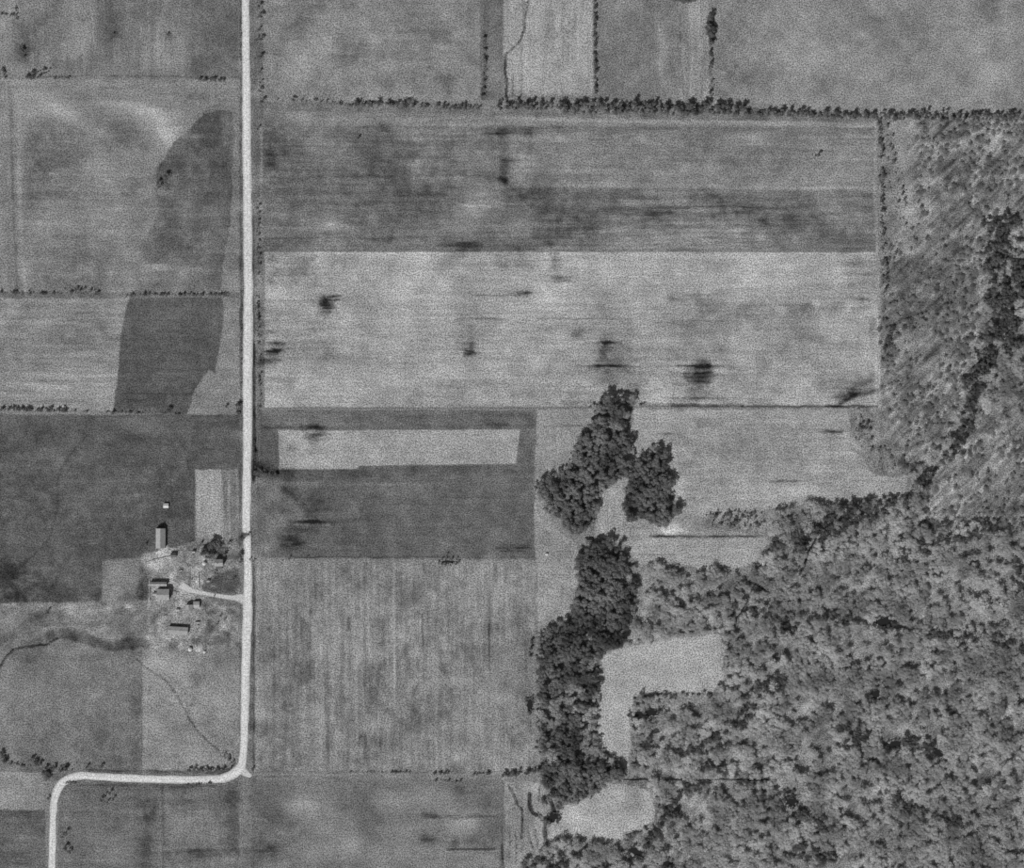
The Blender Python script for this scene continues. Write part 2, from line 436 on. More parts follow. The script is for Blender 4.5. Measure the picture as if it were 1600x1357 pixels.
# ---- east of the road
fill(rect(374, -80, 412, 1440), 112, big=4, med=6, vv=5)
field(20, 'hay_field', 'light grey hay field at the top, just east of the road', rect(412, -80, 751, 158), 132, big=8, med=4, h=4)
for a in ((455, 42, 22, 14, -16), (540, 72, 18, 14, -10), (560, 90, 40, 10, -8), (470, 90, 40, 14, 6), (500, 60, 24, 16, 6), (640, 58, 26, 6, 12), (645, 50, 30, 6, -8), (690, 45, 20, 18, -6), (690, 125, 24, 14, -10), (690, 20, 30, 16, 6), (450, 120, 24, 30, 8), (620, 10, 30, 14, 6), (600, 130, 70, 12, -5), (495, 12, 22, 12, -8)):
    blob(*a)
line([(430, 86), (500, 86), (560, 90), (700, 94)], 1.8, -9, broken=0.4)
field(21, 'field_strip', 'dark narrow field strip at the top between two pale fields', rect(752, -80, 786, 156), 102, big=3, vv=4)
blob(772, 120, 14, 30, 16); blob(758, 40, 4, 60, -6); line([(751, -40), (751, 158)], 1.0, -14, broken=0.4); line([(757, 50), (759, 95), (755, 155)], 2.5, -18, broken=0.6)
field(22, 'stubble_field', 'brightest strip at the top, with a thin wandering ditch', rect(787, -80, 926, 150), 146, big=4, med=3, vv=7)
blob(880, 60, 12, 60, -8); blob(840, 110, 26, 30, 6); blob(895, 110, 20, 26, 5); blob(850, 148, 70, 4, -14)
line([(829, -60), (827, 0), (822, 20), (819, 48), (812, 66), (800, 76), (792, 84), (789, 110), (793, 130), (792, 158)], 1.5, -52, z=0.6, broken=0.2)
line([(789, 88), (790, 150)], 2.2, -30, broken=0.3)
line([(801, 116), (801, 150)], 0.8, -32); line([(815, 70), (815, 150)], 0.8, -26, broken=0.3); line([(820, 3), (816, 40)], 0.6, -20)
field(23, 'pasture', 'mid grey pasture at the top, east of the thin hedge', [(934, -80), (1112, -80), (1112, 160), (934, 156)], 114, big=4, med=3, vv=3)
fill(rect(1028, 14, 1060, 156), 120, big=4, vv=6, feather=6); fill(rect(1062, -80, 1108, 158), 134, big=4, vv=10, feather=4)
blob(1030, 50, 8, 16, 12); blob(1030, 100, 6, 16, 14); blob(1066, 80, 4, 60, -12); blob(1050, 90, 4, 40, -8); blob(1085, 20, 6, 20, 12); blob(960, 60, 20, 60, 3); line([(1060, 20), (1068, 150)], 1, -10, broken=0.4)
field(24, 'pasture', 'broad even grey pasture filling the top right corner', [(1113, -80), (1740, -80), (1740, 180), (1300, 178), (1113, 165)], 129, big=5, med=3, fin=3)
for a in ((1140, 70, 26, 50, -12), (1185, 120, 60, 26, -7), (1420, 45, 60, 26, -10), (1270, 68, 8, 5, 20), (1345, 55, 12, 6, 14), (1500, 20, 26, 20, 10), (1555, 115, 26, 20, 12), (1540, 10, 20, 16, -14), (1600, 20, 30, 20, -12), (1215, 150, 30, 16, 8), (1350, 90, 60, 20, 4), (1240, 30, 40, 26, 4), (1580, 160, 40, 12, -4), (1470, 110, 60, 30, -4)):
    blob(*a)
fill([(406, 160), (800, 165), (1113, 165), (1375, 180), (1375, 190), (406, 186)], 110, big=3, med=6, h=3)
field(25, 'headland', 'pale grassy headland strip below the long tree row', [(412, 172), (800, 182), (1130, 188), (1368, 192), (1368, 200), (412, 197)], 124, big=4, h=6, feather=2.5)
line([(780, 184), (960, 189), (1130, 192), (1368, 196)], 2.2, 15, feather=2, broken=0.3)
field(26, 'crop_field', 'broad dark crop field with horizontal streaks below the long tree row', [(412, 196), (1368, 200), (1370, 394), (412, 393)], 105, big=8, med=4, fin=4, h=7)
fill([(794, 204), (1368, 204), (1370, 292), (800, 292)], 121, feather=8, big=6, med=3, h=7)
fill([(795, 294), (1366, 294), (1368, 391), (795, 391)], 104, feather=1.2, big=7, med=5, h=9, keep=0.25)
fill([(970, 305), (1140, 305), (1130, 345), (1200, 360), (1160, 390), (950, 390), (955, 350)], 118, feather=14, big=8, med=7, h=12)
fill(rect(412, 186, 560, 205), 118, feather=10, keep=0.5)
for a in ((470, 182, 26, 8, 12), (430, 215, 18, 26, -12), (475, 210, 16, 8, -8), (600, 230, 70, 30, -5), (500, 232, 40, 20, 5), (650, 200, 120, 8, 5), (820, 252, 16, 10, 14), (880, 217, 14, 5, 16), (1000, 216, 10, 6, 18), (965, 215, 6, 5, 12), (1180, 218, 30, 6, 14), (1070, 262, 14, 8, 8), (1280, 225, 20, 12, 8), (1350, 240, 20, 40, 6),
          (950, 291, 80, 4, 22), (1100, 292, 70, 4, 15), (1280, 295, 90, 5, 20), (1300, 280, 60, 12, 8), (850, 310, 45, 40, -14), (800, 310, 22, 30, -10), (910, 340, 70, 26, -8), (860, 375, 60, 16, -14), (1130, 320, 30, 12, -16), (1150, 330, 24, 12, -10), (1250, 345, 60, 30, -12), (1340, 330, 14, 20, 10), (1290, 320, 40, 10, 8),
          (1060, 350, 50, 20, 6), (990, 320, 30, 6, 10), (1020, 334, 8, 5, -14), (760, 305, 30, 22, 14), (740, 335, 40, 10, 10), (680, 360, 60, 14, 14), (520, 350, 24, 14, 16), (530, 380, 14, 7, 14), (600, 345, 60, 8, -8), (590, 374, 40, 6, -14), (730, 384, 20, 7, -16), (640, 390, 50, 4, -10), (560, 275, 110, 4, -8), (480, 330, 60, 30, 6), (450, 370, 40, 16, -8),
          (990, 385, 60, 6, 8), (810, 360, 30, 20, 12), (1080, 375, 60, 14, 10), (1200, 380, 100, 8, 6), (620, 265, 24, 14, -8), (640, 305, 70, 20, -9), (1190, 345, 12, 8, -10), (430, 300, 12, 60, -4)):
    blob(*a)
for yy, xa, xb, dv in ((267, 440, 700, -14), (274, 650, 760, -12), (305, 590, 640, -12), (293, 775, 1365, 6), (250, 785, 826, -34), (202, 778, 830, -22), (208, 790, 830, -12), (305, 1030, 1250, -5), (352, 1000, 1180, -8)):
    line([(xa, yy), (xb, yy + 1)], 0.9, dv, broken=0.3)
blob(781, 208, 6, 6, -26); blob(782, 222, 6, 6, -20); blob(824, 208, 8, 6, -28); blob(786, 281, 9, 4, -36); blob(788, 260, 6, 22, -18); line([(829, 200), (827, 250), (840, 290), (858, 345), (862, 392)], 2.5, -10, feather=3, broken=0.4); line([(792, 285), (860, 350)], 4, -8, feather=4)
blob(600, 196, 8, 3, -22); blob(602, 203, 6, 2, -18)
blob(425, 238, 8, 20, -10)
field(27, 'stubble_field', 'very large bright stubble field with dark wet patches in the centre', [(414, 394), (1368, 395), (1372, 520), (1370, 634), (414, 637)], 150, big=10, med=4, fin=3, h=7, feather=0.7, wob=0.4)
for a in ((650, 440, 120, 20, 6), (480, 420, 60, 20, -8), (450, 430, 26, 16, -10), (970, 430, 60, 60, 10), (1080, 420, 50, 26, 8), (1180, 440, 80, 30, 7), (780, 470, 60, 30, 5), (600, 500, 60, 40, 7), (700, 590, 80, 30, 6), (500, 600, 60, 26, 4), (460, 500, 50, 20, -8), (480, 548, 60, 16, -6), (1100, 470, 30, 10, -10), (1130, 490, 40, 16, -12),
          (1190, 482, 50, 8, -12), (1290, 482, 45, 7, -13), (1210, 500, 60, 26, -6), (1260, 570, 70, 30, -5), (1310, 520, 30, 20, 5), (1000, 480, 30, 20, 5), (960, 570, 40, 30, -12), (900, 580, 60, 16, -6), (940, 620, 80, 14, -8), (1020, 610, 30, 20, 8), (880, 540, 40, 12, 7), (840, 560, 40, 10, 6), (1200, 530, 40, 20, 4), (1130, 620, 30, 6, -10),
          (1200, 610, 60, 14, 6), (1330, 420, 24, 26, 4), (1350, 600, 10, 30, 8), (830, 410, 40, 12, -10), (1040, 430, 12, 26, -6), (560, 410, 60, 6, -6), (600, 560, 30, 20, -4), (1070, 560, 26, 12, -8)):
    blob(*a)
# wet patches and dashes
blob(510, 476, 13, 13, -44, hard=1.3); hstain(512, 474, 26, 15, -60); hstain(524, 463, 24, 4, -50); blob(525, 463, 14, 3, -18); blob(500, 472, 10, 8, -20); blob(730, 551, 13, 8, -42, hard=1.3); hstain(730, 551, 24, 9, -60); hstain(728, 538, 40, 5, -26); blob(816, 460, 13, 4, -34); hstain(812, 460, 36, 5, -44); blob(828, 445, 8, 14, -14, rot=25)
blob(866, 405, 7, 14, -26); blob(864, 396, 10, 2, -34); blob(880, 436, 14, 5, -24); blob(905, 522, 12, 5, -28); blob(950, 536, 12, 2.5, -46); blob(945, 547, 10, 6, -18); blob(945, 572, 22, 2.2, -50); blob(1094, 585, 19, 17, -44, hard=1.3); hstain(1094, 584, 44, 17, -44); hstain(1096, 602, 60, 8, -20); hstain(1085, 622, 70, 10, -26)
blob(1092, 572, 40, 2.2, -40); blob(1095, 595, 18, 4, -10); blob(1088, 617, 24, 10, -30); blob(950, 585, 20, 20, -12); blob(942, 555, 6, 20, -14); blob(1050, 468, 14, 3, -28); blob(735, 510, 8, 3, -18); blob(736, 525, 4, 20, -8); blob(570, 434, 8, 4, -14, rot=30)
blob(430, 537, 15, 3.5, -50); blob(428, 551, 12, 7, -26); hstain(428, 549, 26, 12, -46); blob(416, 566, 14, 5, -46); blob(424, 519, 7, 3, -30); blob(426, 593, 7, 5, -18); blob(425, 404, 6, 4, -20); blob(1349, 467, 14, 4, -38, rot=10); blob(1332, 448, 7, 5, -22); blob(1342, 405, 8, 3, -16); blob(1353, 498, 7, 3, -16)
blob(1352, 598, 20, 8, -34, rot=-25); blob(1342, 616, 30, 3.5, -52, rot=-8); blob(1322, 626, 30, 3, -46, rot=-30); blob(1362, 515, 5, 14, -18)
for yy, xa, xb, dv in ((462, 745, 812, -30), (461, 740, 800, -10), (498, 715, 790, -34), (500, 560, 720, -7), (498, 840, 925, -34), (498, 925, 960, -14), (536, 712, 742, -42), (407, 790, 885, -18), (562, 412, 438, -30), (572, 935, 1000, -34), (572, 1058, 1132, -38), (574, 960, 1180, -8), (466, 440, 500, 10), (560, 440, 620, -7)):
    line([(xa, yy), (xb, yy + 0.6)], 0.8, dv, broken=0.15, wob=0.4)
line([(414, 395), (1368, 396)], 0.6, 6, wob=0.2)
line([(414, 638), (930, 638)], 1.2, -14, broken=0.4); line([(414, 641), (930, 640)], 0.8, 12, broken=0.3)
line([(1000, 633), (1160, 634)], 2.0, -44, broken=0.2); line([(1050, 634), (1120, 634)], 2.4, -30, broken=0.1); line([(1160, 635), (1370, 636)], 1.4, -46, broken=0.3); line([(1290, 636), (1350, 634)], 1.3, -24)
for _x, _y, _w, _h, _d in ((880, 436, 36, 8, -30), (905, 522, 34, 8, -34), (950, 538, 32, 10, -34), (945, 572, 70, 5, -34), (866, 405, 20, 16, -24), (700, 482, 260, 40, -5), (1180, 482, 240, 16, -16), (1130, 500, 120, 30, -10), (560, 540, 240, 30, -7), (940, 600, 200, 26, -14), (480, 500, 110, 26, -14), (1345, 614, 50, 14, -34), (1340, 466, 50, 14, -20), (1348, 420, 30, 40, -10), (1280, 600, 150, 20, -7), (640, 610, 300, 20, -6)):
    hstain(_x, _y, _w, _h, _d, dens=0.6 if _w > 90 else 1.0)
for _x, _y, _w, _h, _d in ((600, 372, 150, 10, -30), (720, 384, 60, 7, -34), (1020, 334, 90, 6, -26), (1060, 350, 200, 20, -14), (1160, 325, 90, 16, -20), (560, 300, 240, 20, -10), (650, 355, 240, 14, 22), (520, 350, 60, 12, 26), (760, 318, 70, 18, 20), (1000, 315, 120, 14, 18), (1240, 350, 160, 30, -14), (1100, 372, 200, 12, 14), (870, 345, 110, 40, -14), (640, 296, 120, 10, -20), (1310, 330, 60, 30, 14), (800, 208, 60, 6, -30), (470, 240, 90, 40, -8)):
    hstain(_x, _y, _w, _h, _d, dens=0.6 if _w > 90 else 1.0)
# block around the bright strip
field(28, 'plowed_field', 'dark plowed block around the bright rectangular strip, east of the road', [(404, 641), (838, 641), (836, 720), (836, 872), (402, 874)], 93, big=4, med=3, fin=3, h=4, feather=0.9)
fill([(410, 642), (836, 642), (836, 664), (410, 668)], 104, big=3, h=5)
blob(760, 652, 90, 6, -8); blob(790, 663, 40, 4, -12); blob(820, 655, 14, 8, -8); blob(490, 668, 20, 5, -22); line([(415, 668), (500, 668)], 1.8, -14, broken=0.2); line([(640, 664), (835, 664)], 1.3, -10, broken=0.3)
field(29, 'stubble_strip', 'bright rectangular strip of stubble set inside the dark plowed block', [(435, 673), (813, 671), (809, 700), (806, 725), (560, 728), (560, 733), (436, 734)], 148, big=4, med=3, h=4, feather=0.7, wob=0.4)
blob(492, 682, 13, 9, -24); hstain(492, 680, 30, 11, -44); blob(458, 700, 12, 4, -20); blob(485, 668, 12, 4, -14); blob(700, 680, 60, 14, 5); blob(720, 712, 50, 8, -5); blob(510, 720, 40, 8, 6)
blob(428, 740, 22, 8, -14, rot=20); blob(560, 742, 50, 7, -12); blob(450, 740, 20, 12, -10); blob(600, 738, 240, 4, -6); blob(430, 730, 5, 3, -4)
fill([(402, 750), (436, 748), (452, 770), (480, 795), (478, 815), (450, 822), (440, 850), (402, 870)], 106, feather=8, big=4, med=5)
blob(478, 786, 20, 10, -14); fill([(438, 760), (462, 772), (490, 784), (540, 800), (500, 812), (540, 818), (470, 822), (476, 832), (450, 838), (466, 846), (450, 866), (430, 846), (446, 822), (478, 812), (468, 790), (444, 778)], 78, feather=7, wob=3, big=3, med=6, h=10, keep=0.15); hstain(490, 800, 60, 12, -18); hstain(455, 848, 40, 12, -24); hstain(490, 816, 90, 3, -30); blob(490, 816, 36, 2.6, -44); blob(470, 829, 26, 4, -20); blob(452, 848, 18, 11, -14); blob(460, 775, 14, 10, -10); blob(515, 805, 30, 5, 6); blob(730, 835, 14, 6, 14); blob(775, 832, 16, 7, 12); blob(640, 822, 50, 10, 5); blob(805, 855, 24, 6, -14); hstain(808, 855, 60, 8, -36); blob(565, 830, 12, 6, 8); blob(470, 756, 50, 5, 10); blob(620, 757, 60, 3, 10); blob(760, 765, 60, 20, 4)
blob(416, 855, 6, 10, 22); line([(412, 848), (412, 870)], 1, -14)
line([(402, 875), (450, 871), (838, 872)], 1.0, -14, broken=0.4)
fill([(402, 871), (838, 873), (838, 880), (402, 880)], 124, big=3, feather=1.5)
line([(402, 876), (470, 871), (560, 872), (700, 874), (838, 874)], 0.9, -20, broken=0.5)
field(30, 'corn_field', 'square grey field with vertical rows, south of the dark plowed block', [(402, 878), (838, 880), (836, 990), (835, 1205), (400, 1207)], 124, big=6, med=5, fin=5, vv=9)
for a in ((420, 900, 16, 30, 12), (405, 930, 5, 60, 12), (410, 1060, 12, 16, 14), (410, 1115, 14, 12, 20), (455, 1050, 30, 40, -10), (440, 1010, 30, 20, -6), (505, 1010, 14, 26, 10), (520, 950, 12, 26, 12), (455, 975, 10, 10, 14), (500, 1110, 7, 60, 18), (520, 1040, 10, 60, 10), (560, 950, 14, 14, 12), (562, 1040, 8, 30, 14), (530, 1160, 10, 20, 12),
          (535, 905, 10, 14, -10), (535, 965, 20, 20, -8), (620, 910, 12, 30, -8), (615, 925, 3, 60, 14), (616, 1060, 3, 50, 16), (600, 1070, 14, 60, -10), (640, 1080, 18, 70, -10), (700, 1040, 20, 40, -8), (740, 940, 18, 12, 12), (715, 890, 26, 8, 10), (780, 960, 30, 60, 6), (795, 1080, 20, 30, 10), (770, 1120, 26, 50, 4), (700, 1180, 60, 12, 8),
          (610, 1150, 26, 20, -6), (675, 1150, 14, 16, 10), (800, 920, 30, 26, 6), (825, 1100, 8, 60, -8), (820, 1020, 10, 10, -12), (480, 1185, 60, 12, -2), (560, 1180, 50, 12, 4), (430, 1140, 26, 40, -6), (740, 1020, 20, 20, -6), (690, 1110, 12, 40, -8)):
    blob(*a)
for _k in range(70):
    _x = _hr.gauss(545, 60); _y = _hr.uniform(890, 1180)
    if 405 < _x < 830: line([(_x, _y), (_x + 0.5, min(_y + _hr.uniform(20, 90), 1200))], _hr.uniform(0.7, 2.6), _hr.choice((1, 1, -1)) * _hr.uniform(5, 15), feather=1.5, broken=0.6)
for _x, _y, _w, _h, _d in ((740, 1276, 90, 5, -30), (668, 1310, 30, 10, -24), (735, 1315, 50, 14, -16), (670, 1275, 60, 6, -20), (430, 1330, 60, 14, -16)): PEND_ST.append((_x, _y, _w, _h, _d))
for xx, ya, yb, dv in ((512, 1000, 1190, -14), (570, 880, 1170, -16), (558, 900, 1160, 8), (597, 960, 1100, -10), (616, 880, 1110, 11), (661, 880, 890, -30), (660, 960, 1008, -36), (661, 1008, 1060, -12), (764, 975, 1060, -38), (764, 1090, 1115, -26), (764, 880, 970, -8), (428, 1000, 1190, -10), (493, 960, 1170, 7), (705, 1000, 1150, -5), (633, 900, 1150, -6), (540, 900, 1180, 5)):
    line([(xx, ya), (xx + 1, yb)], 1.0, dv, broken=0.25, wob=0.4)
line([(397, 880), (396, 1206)], 1.2, -34, broken=0.2); line([(402, 890), (400, 1200)], 1.2, 14, broken=0.3)
fill([(392, 1206), (835, 1206), (788, 1218), (392, 1216)], 122, big=3, h=6, feather=1.2)
line([(392, 1214), (500, 1214), (560, 1220), (780, 1220)], 1.2, -20, broken=0.4); line([(392, 1207), (835, 1207)], 0.9, -16, broken=0.6)
field(31, 'pasture', 'grey pasture with pale blotches along the bottom edge, centre left', [(398, 1220), (500, 1218), (782, 1222), (786, 1300), (790, 1440), (398, 1440)], 110, big=6, med=3, fin=3, h=3)
for a in ((472, 1262, 28, 16, 24), (530, 1300, 30, 26, 10), (545, 1325, 18, 16, 18), (490, 1335, 30, 16, 18), (610, 1252, 24, 14, 22), (670, 1245, 40, 14, 18), (640, 1330, 50, 26, 14), (725, 1285, 26, 14, 20), (640, 1300, 34, 14, 10), (430, 1270, 20, 20, -10), (410, 1330, 26, 20, -14), (570, 1290, 20, 30, -6), (590, 1340, 26, 14, -6),
          (668, 1312, 12, 8, -22), (665, 1275, 16, 4, -14), (740, 1276, 18, 3, -24), (765, 1276, 14, 1.5, -18), (762, 1262, 12, 8, -14), (710, 1318, 10, 8, -18), (735, 1315, 18, 10, -12), (765, 1300, 10, 30, -8), (710, 1235, 14, 7, -18), (760, 1340, 22, 10, 6), (600, 1344, 14, 12, 10), (690, 1260, 30, 3, 4)):
    blob(*a)
line([(698, 1328), (773, 1327)], 1.2, -46, wob=0.4); line([(785, 1222), (787, 1300), (783, 1357)], 1.6, -18, broken=0.3)
for q in PEND_ST: hstain(*q)
# pale land right of x=836
field(32, 'meadow', 'pale grassy corridor between the dark plowed block and the woodlot', [(838, 641), (930, 638), (925, 665), (905, 700), (872, 745), (850, 770), (862, 815), (880, 838), (900, 848), (905, 870), (900, 930), (892, 958), (850, 985), (838, 1000), (838, 870), (834, 800), (838, 720)], 136, big=4, med=4, h=3, vv=3, feather=1.3)
line([(835, 668), (835, 740), (832, 780), (845, 820), (860, 830)], 1.2, 14, broken=0.3); line([(838, 880), (840, 990)], 1.0, -24, broken=0.5); line([(840, 885), (842, 985)], 1.2, 12, broken=0.3); blob(870, 830, 10, 20, 8); blob(878, 925, 5, 18, -12); blob(866, 960, 5, 8, -10); blob(900, 665, 26, 1.8, -14); line([(842, 666), (910, 666)], 0.7, -16, broken=0.4)
field(33, 'stubble_field', 'bright ragged field east of the woodlot, under the large stubble field', [(955, 640), (1322, 640), (1330, 668), (1326, 702), (1348, 714), (1362, 738), (1380, 745), (1418, 744), (1412, 776), (1380, 780), (1330, 784), (1255, 786), (1195, 796), (1110, 800), (1100, 826), (1195, 838), (1202, 852), (1180, 884), (1100, 892), (1000, 884), (960, 845), (930, 835), (930, 760)], 144, big=5, med=3, fin=3, h=6, feather=1.4, wob=1.5)
for a in ((1240, 770, 50, 10, 14), (1360, 760, 26, 10, 12), (1050, 828, 18, 6, 26), (1110, 870, 60, 10, 12), (1180, 870, 20, 10, 16), (1020, 862, 40, 10, 4), (1150, 700, 80, 30, -7), (1085, 680, 20, 20, -6), (1290, 655, 26, 8, 10), (1040, 660, 30, 12, 6), (1100, 740, 30, 30, -4), (1145, 815, 50, 12, -18), (1340, 730, 14, 14, -4), (1210, 655, 60, 8, 5),
          (950, 800, 10, 30, 4), (1302, 675, 16, 2.6, -60), (1310, 676, 8, 3, -20), (1235, 752, 26, 1.8, -34), (1350, 751, 16, 1.4, -26), (1045, 678, 12, 1.6, -30), (1040, 838, 26, 2.2, -50), (1140, 838, 50, 1.3, -30), (1010, 865, 20, 1.6, -24), (1160, 868, 26, 1.2, -16), (1095, 850, 70, 4, 4), (960, 790, 5, 30, -18)):
    blob(*a)
line([(1052, 700), (1058, 740), (1068, 790)], 3.0, 14, feather=2, broken=0.3)
line([(1378, 750), (1384, 780)], 1, -10)
# wooded land: forest floor
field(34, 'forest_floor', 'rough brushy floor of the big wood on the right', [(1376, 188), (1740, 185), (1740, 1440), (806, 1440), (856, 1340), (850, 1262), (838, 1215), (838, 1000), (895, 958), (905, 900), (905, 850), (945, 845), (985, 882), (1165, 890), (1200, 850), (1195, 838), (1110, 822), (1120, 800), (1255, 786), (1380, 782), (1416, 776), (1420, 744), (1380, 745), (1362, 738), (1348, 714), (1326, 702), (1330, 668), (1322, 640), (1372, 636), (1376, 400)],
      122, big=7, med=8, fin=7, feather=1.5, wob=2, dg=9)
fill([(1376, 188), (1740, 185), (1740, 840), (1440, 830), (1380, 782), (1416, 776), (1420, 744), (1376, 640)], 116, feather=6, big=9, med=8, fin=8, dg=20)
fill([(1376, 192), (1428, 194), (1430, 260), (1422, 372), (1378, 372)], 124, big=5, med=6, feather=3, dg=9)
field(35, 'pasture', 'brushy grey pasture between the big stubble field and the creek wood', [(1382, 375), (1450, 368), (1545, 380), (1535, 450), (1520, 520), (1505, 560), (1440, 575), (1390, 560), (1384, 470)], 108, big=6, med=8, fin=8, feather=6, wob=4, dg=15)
for a in ((1400, 385, 30, 14, 18), (1440, 395, 50, 10, 12), (1450, 340, 16, 26, 14), (1455, 460, 18, 8, 16), (1425, 535, 26, 14, 20), (1530, 430, 8, 40, 26), (1525, 520, 8, 26, 22), (1480, 600, 30, 20, 8), (1372, 590, 5, 40, 26), (1372, 500, 3, 50, 14), (1480, 440, 40, 26, -6), (1560, 290, 20, 20, 12), (1415, 300, 8, 60, 12), (1405, 240, 12, 26, 10), (1470, 225, 40, 8, 10), (1565, 225, 26, 16, 16), (1420, 330, 16, 12, 14),
          (1540, 760, 40, 20, 16), (1570, 700, 30, 30, 14), (1560, 830, 30, 20, 12), (1545, 900, 26, 30, 16), (1480, 790, 40, 16, 10), (1420, 650, 26, 20, 4), (1470, 830, 30, 12, 8)):
    blob(*a)
line([(1369, 190), (1366, 300), (1371, 400), (1374, 520), (1374, 636)], 1.6, 18, broken=0.2); line([(1377, 630), (1378, 745)], 1.0, -12, broken=0.4)
field(36, 'clearing', 'pale L-shaped clearing cut into the wood at lower centre', [(936, 1045), (940, 1028), (955, 1018), (1010, 1004), (1060, 998), (1122, 990), (1136, 1012), (1130, 1040), (1132, 1078), (1120, 1082), (1050, 1080), (990, 1088), (986, 1110), (984, 1198), (968, 1196), (955, 1180), (936, 1168), (934, 1100)], 158, big=4, med=3, fin=3, feather=1.3, wob=1.6)
blob(960, 1100, 16, 16, 10); blob(1080, 1020, 40, 10, -5); blob(955, 1060, 12, 20, 4); blob(1000, 1060, 60, 12, 3); blob(985, 1047, 5, 5, -10)
field(37, 'clearing', 'pale irregular clearing in the wood at the bottom centre', [(856, 1308), (864, 1280), (880, 1262), (905, 1255), (925, 1240), (935, 1224), (955, 1224), (990, 1228), (1015, 1236), (1022, 1262), (1020, 1285), (1000, 1296), (975, 1302), (970, 1318), (925, 1312), (880, 1306)], 155, big=6, med=5, feather=1.5, wob=2.2)
blob(905, 1278, 30, 10, 14); blob(990, 1262, 26, 16, -8); blob(940, 1300, 14, 6, 10); blob(985, 1240, 26, 8, -6); blob(935, 1315, 14, 3, 24)
field(38, 'gullied_meadow', 'pale gullied meadow with dark branching drains near the bottom centre', [(788, 1222), (845, 1222), (858, 1250), (862, 1262), (852, 1290), (856, 1340), (840, 1440), (792, 1440), (789, 1300)], 136, big=5, med=5, vv=8, feather=1.3, wob=1.2)
for pts, hw, dv in (([(795, 1228), (802, 1240), (808, 1256), (816, 1266)], 1.6, -44), ([(816, 1262), (817, 1275), (815, 1310)], 1.0, -44), ([(828, 1240), (827, 1258), (832, 1270), (838, 1274)], 2.4, -70), ([(858, 1245), (868, 1272), (852, 1285), (852, 1305), (853, 1325)], 2.6, -76),
                    ([(841, 1272), (848, 1280), (862, 1278)], 3.0, -50), ([(806, 1300), (807, 1350)], 0.8, -30), ([(836, 1296), (840, 1322)], 1.6, -30), ([(798, 1300), (796, 1340)], 0.8, -24), ([(785, 1320), (788, 1360)], 1.4, -34), ([(845, 1225), (842, 1250)], 1, -20), ([(826, 1300), (832, 1325)], 1, -26)):
    line(pts, hw, dv, z=0.6, broken=0.15)
line([(960, 1217), (1060, 1219), (1200, 1218)], 0.9, -30, broken=0.3)
# darker ground tone under the dark woodlot
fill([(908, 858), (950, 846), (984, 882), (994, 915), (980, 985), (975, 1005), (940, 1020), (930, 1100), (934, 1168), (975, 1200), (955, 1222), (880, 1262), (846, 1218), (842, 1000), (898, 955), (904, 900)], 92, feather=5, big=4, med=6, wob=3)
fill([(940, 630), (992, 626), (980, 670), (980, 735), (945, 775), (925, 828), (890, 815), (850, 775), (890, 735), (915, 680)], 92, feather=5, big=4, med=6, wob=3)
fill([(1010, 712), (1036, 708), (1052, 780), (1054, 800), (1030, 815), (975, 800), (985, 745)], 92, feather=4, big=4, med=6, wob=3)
# the strip inside the woodlot
blob(952, 800, 12, 30, 16); line([(948, 780), (952, 830)], 1.2, -22, broken=0.3); line([(962, 775), (966, 830)], 1.0, -16, broken=0.4)
fill([(940, 765), (965, 765), (970, 800), (985, 835), (960, 845), (930, 838), (935, 800)], 152, feather=4, keep=0.1, vv=10)
fill([(1000, 845), (1190, 843), (1196, 852), (1178, 882), (1100, 888), (1000, 880), (975, 850)], 150, feather=2, big=3, h=5, wob=2)
fill([(1035, 826), (1060, 818), (1070, 832), (1040, 836)], 166, feather=3)
line([(1022, 838), (1100, 838.5), (1180, 839)], 1.0, -44, broken=0.25)
line([(1000, 866), (1060, 867)], 0.8, -26, broken=0.3)
for pts, dv in (([(1305, 815), (1282, 838), (1268, 855), (1258, 885), (1240, 905)], 12),):
    line(pts, 2.2, dv, feather=2)
line([(1275, 842), (1264, 862), (1258, 882)], 1.0, -44, z=0.5)
line([(1160, 912), (1190, 905), (1240, 900)], 1, -14)
line([(1200, 895), (1180, 920), (1160, 955)], 1.0, -24, broken=0.4)
for L_ in ([(1178, 915), (1168, 938), (1150, 968), (1145, 985)], [(1168, 906), (1200, 924)], [(1275, 842), (1264, 862), (1258, 882), (1250, 898)]): line(L_, 1.5, -60, z=0.6, wob=0.4)
line([(960, 1217), (1060, 1219), (1200, 1218)], 1.0, -50, broken=0.2)
# road verges
line([(376, -60), (376, 300), (377, 640), (375, 860)], 1.2, -20, broken=0.4)
line([(397, 540), (397, 640), (398, 700), (397, 752)], 2.0, -52, z=0.5, wob=0.3); line([(396, 330), (397, 540)], 1.2, -26, broken=0.3); line([(404, 560), (405, 640)], 3, -14, broken=0.4); line([(405, 650), (403, 740)], 1.4, 18, broken=0.2); line([(409, 200), (408, 330)], 1.2, 18, broken=0.3)
line([(401, 700), (404, 745)], 2.0, -26); line([(393, 880), (392, 1100), (391, 1200)], 1.0, -18, broken=0.4); line([(404, 650), (402, 745)], 0.8, -16)
blob(395, 740, 4, 12, -22); blob(418, 735, 14, 6, -18, rot=25)
blob(1055, 829, 16, 6, 28); blob(1044, 833, 10, 3, 16)
T = np.clip(T + 4, 34, 210)
z_edge = np.minimum(np.minimum(gx[None, :] - X0, X1 - gx[None, :]), np.minimum(gy[:, None] - Y0, Y1 - gy[:, None]))
z_edge = np.clip(z_edge / 6, 0, 1)
Z = (Zm + 0.10 * rng.standard_normal(SH).astype(np.float32)) * z_edge
TONE = (lin(T) / K).astype(np.float32)
FX, FY = np.meshgrid(((gx - 800) * M_PX), ((678.5 - gy) * M_PX))
VV = np.stack([FX, FY, Z], -1).reshape(-1, 3)
TV = TONE.ravel()
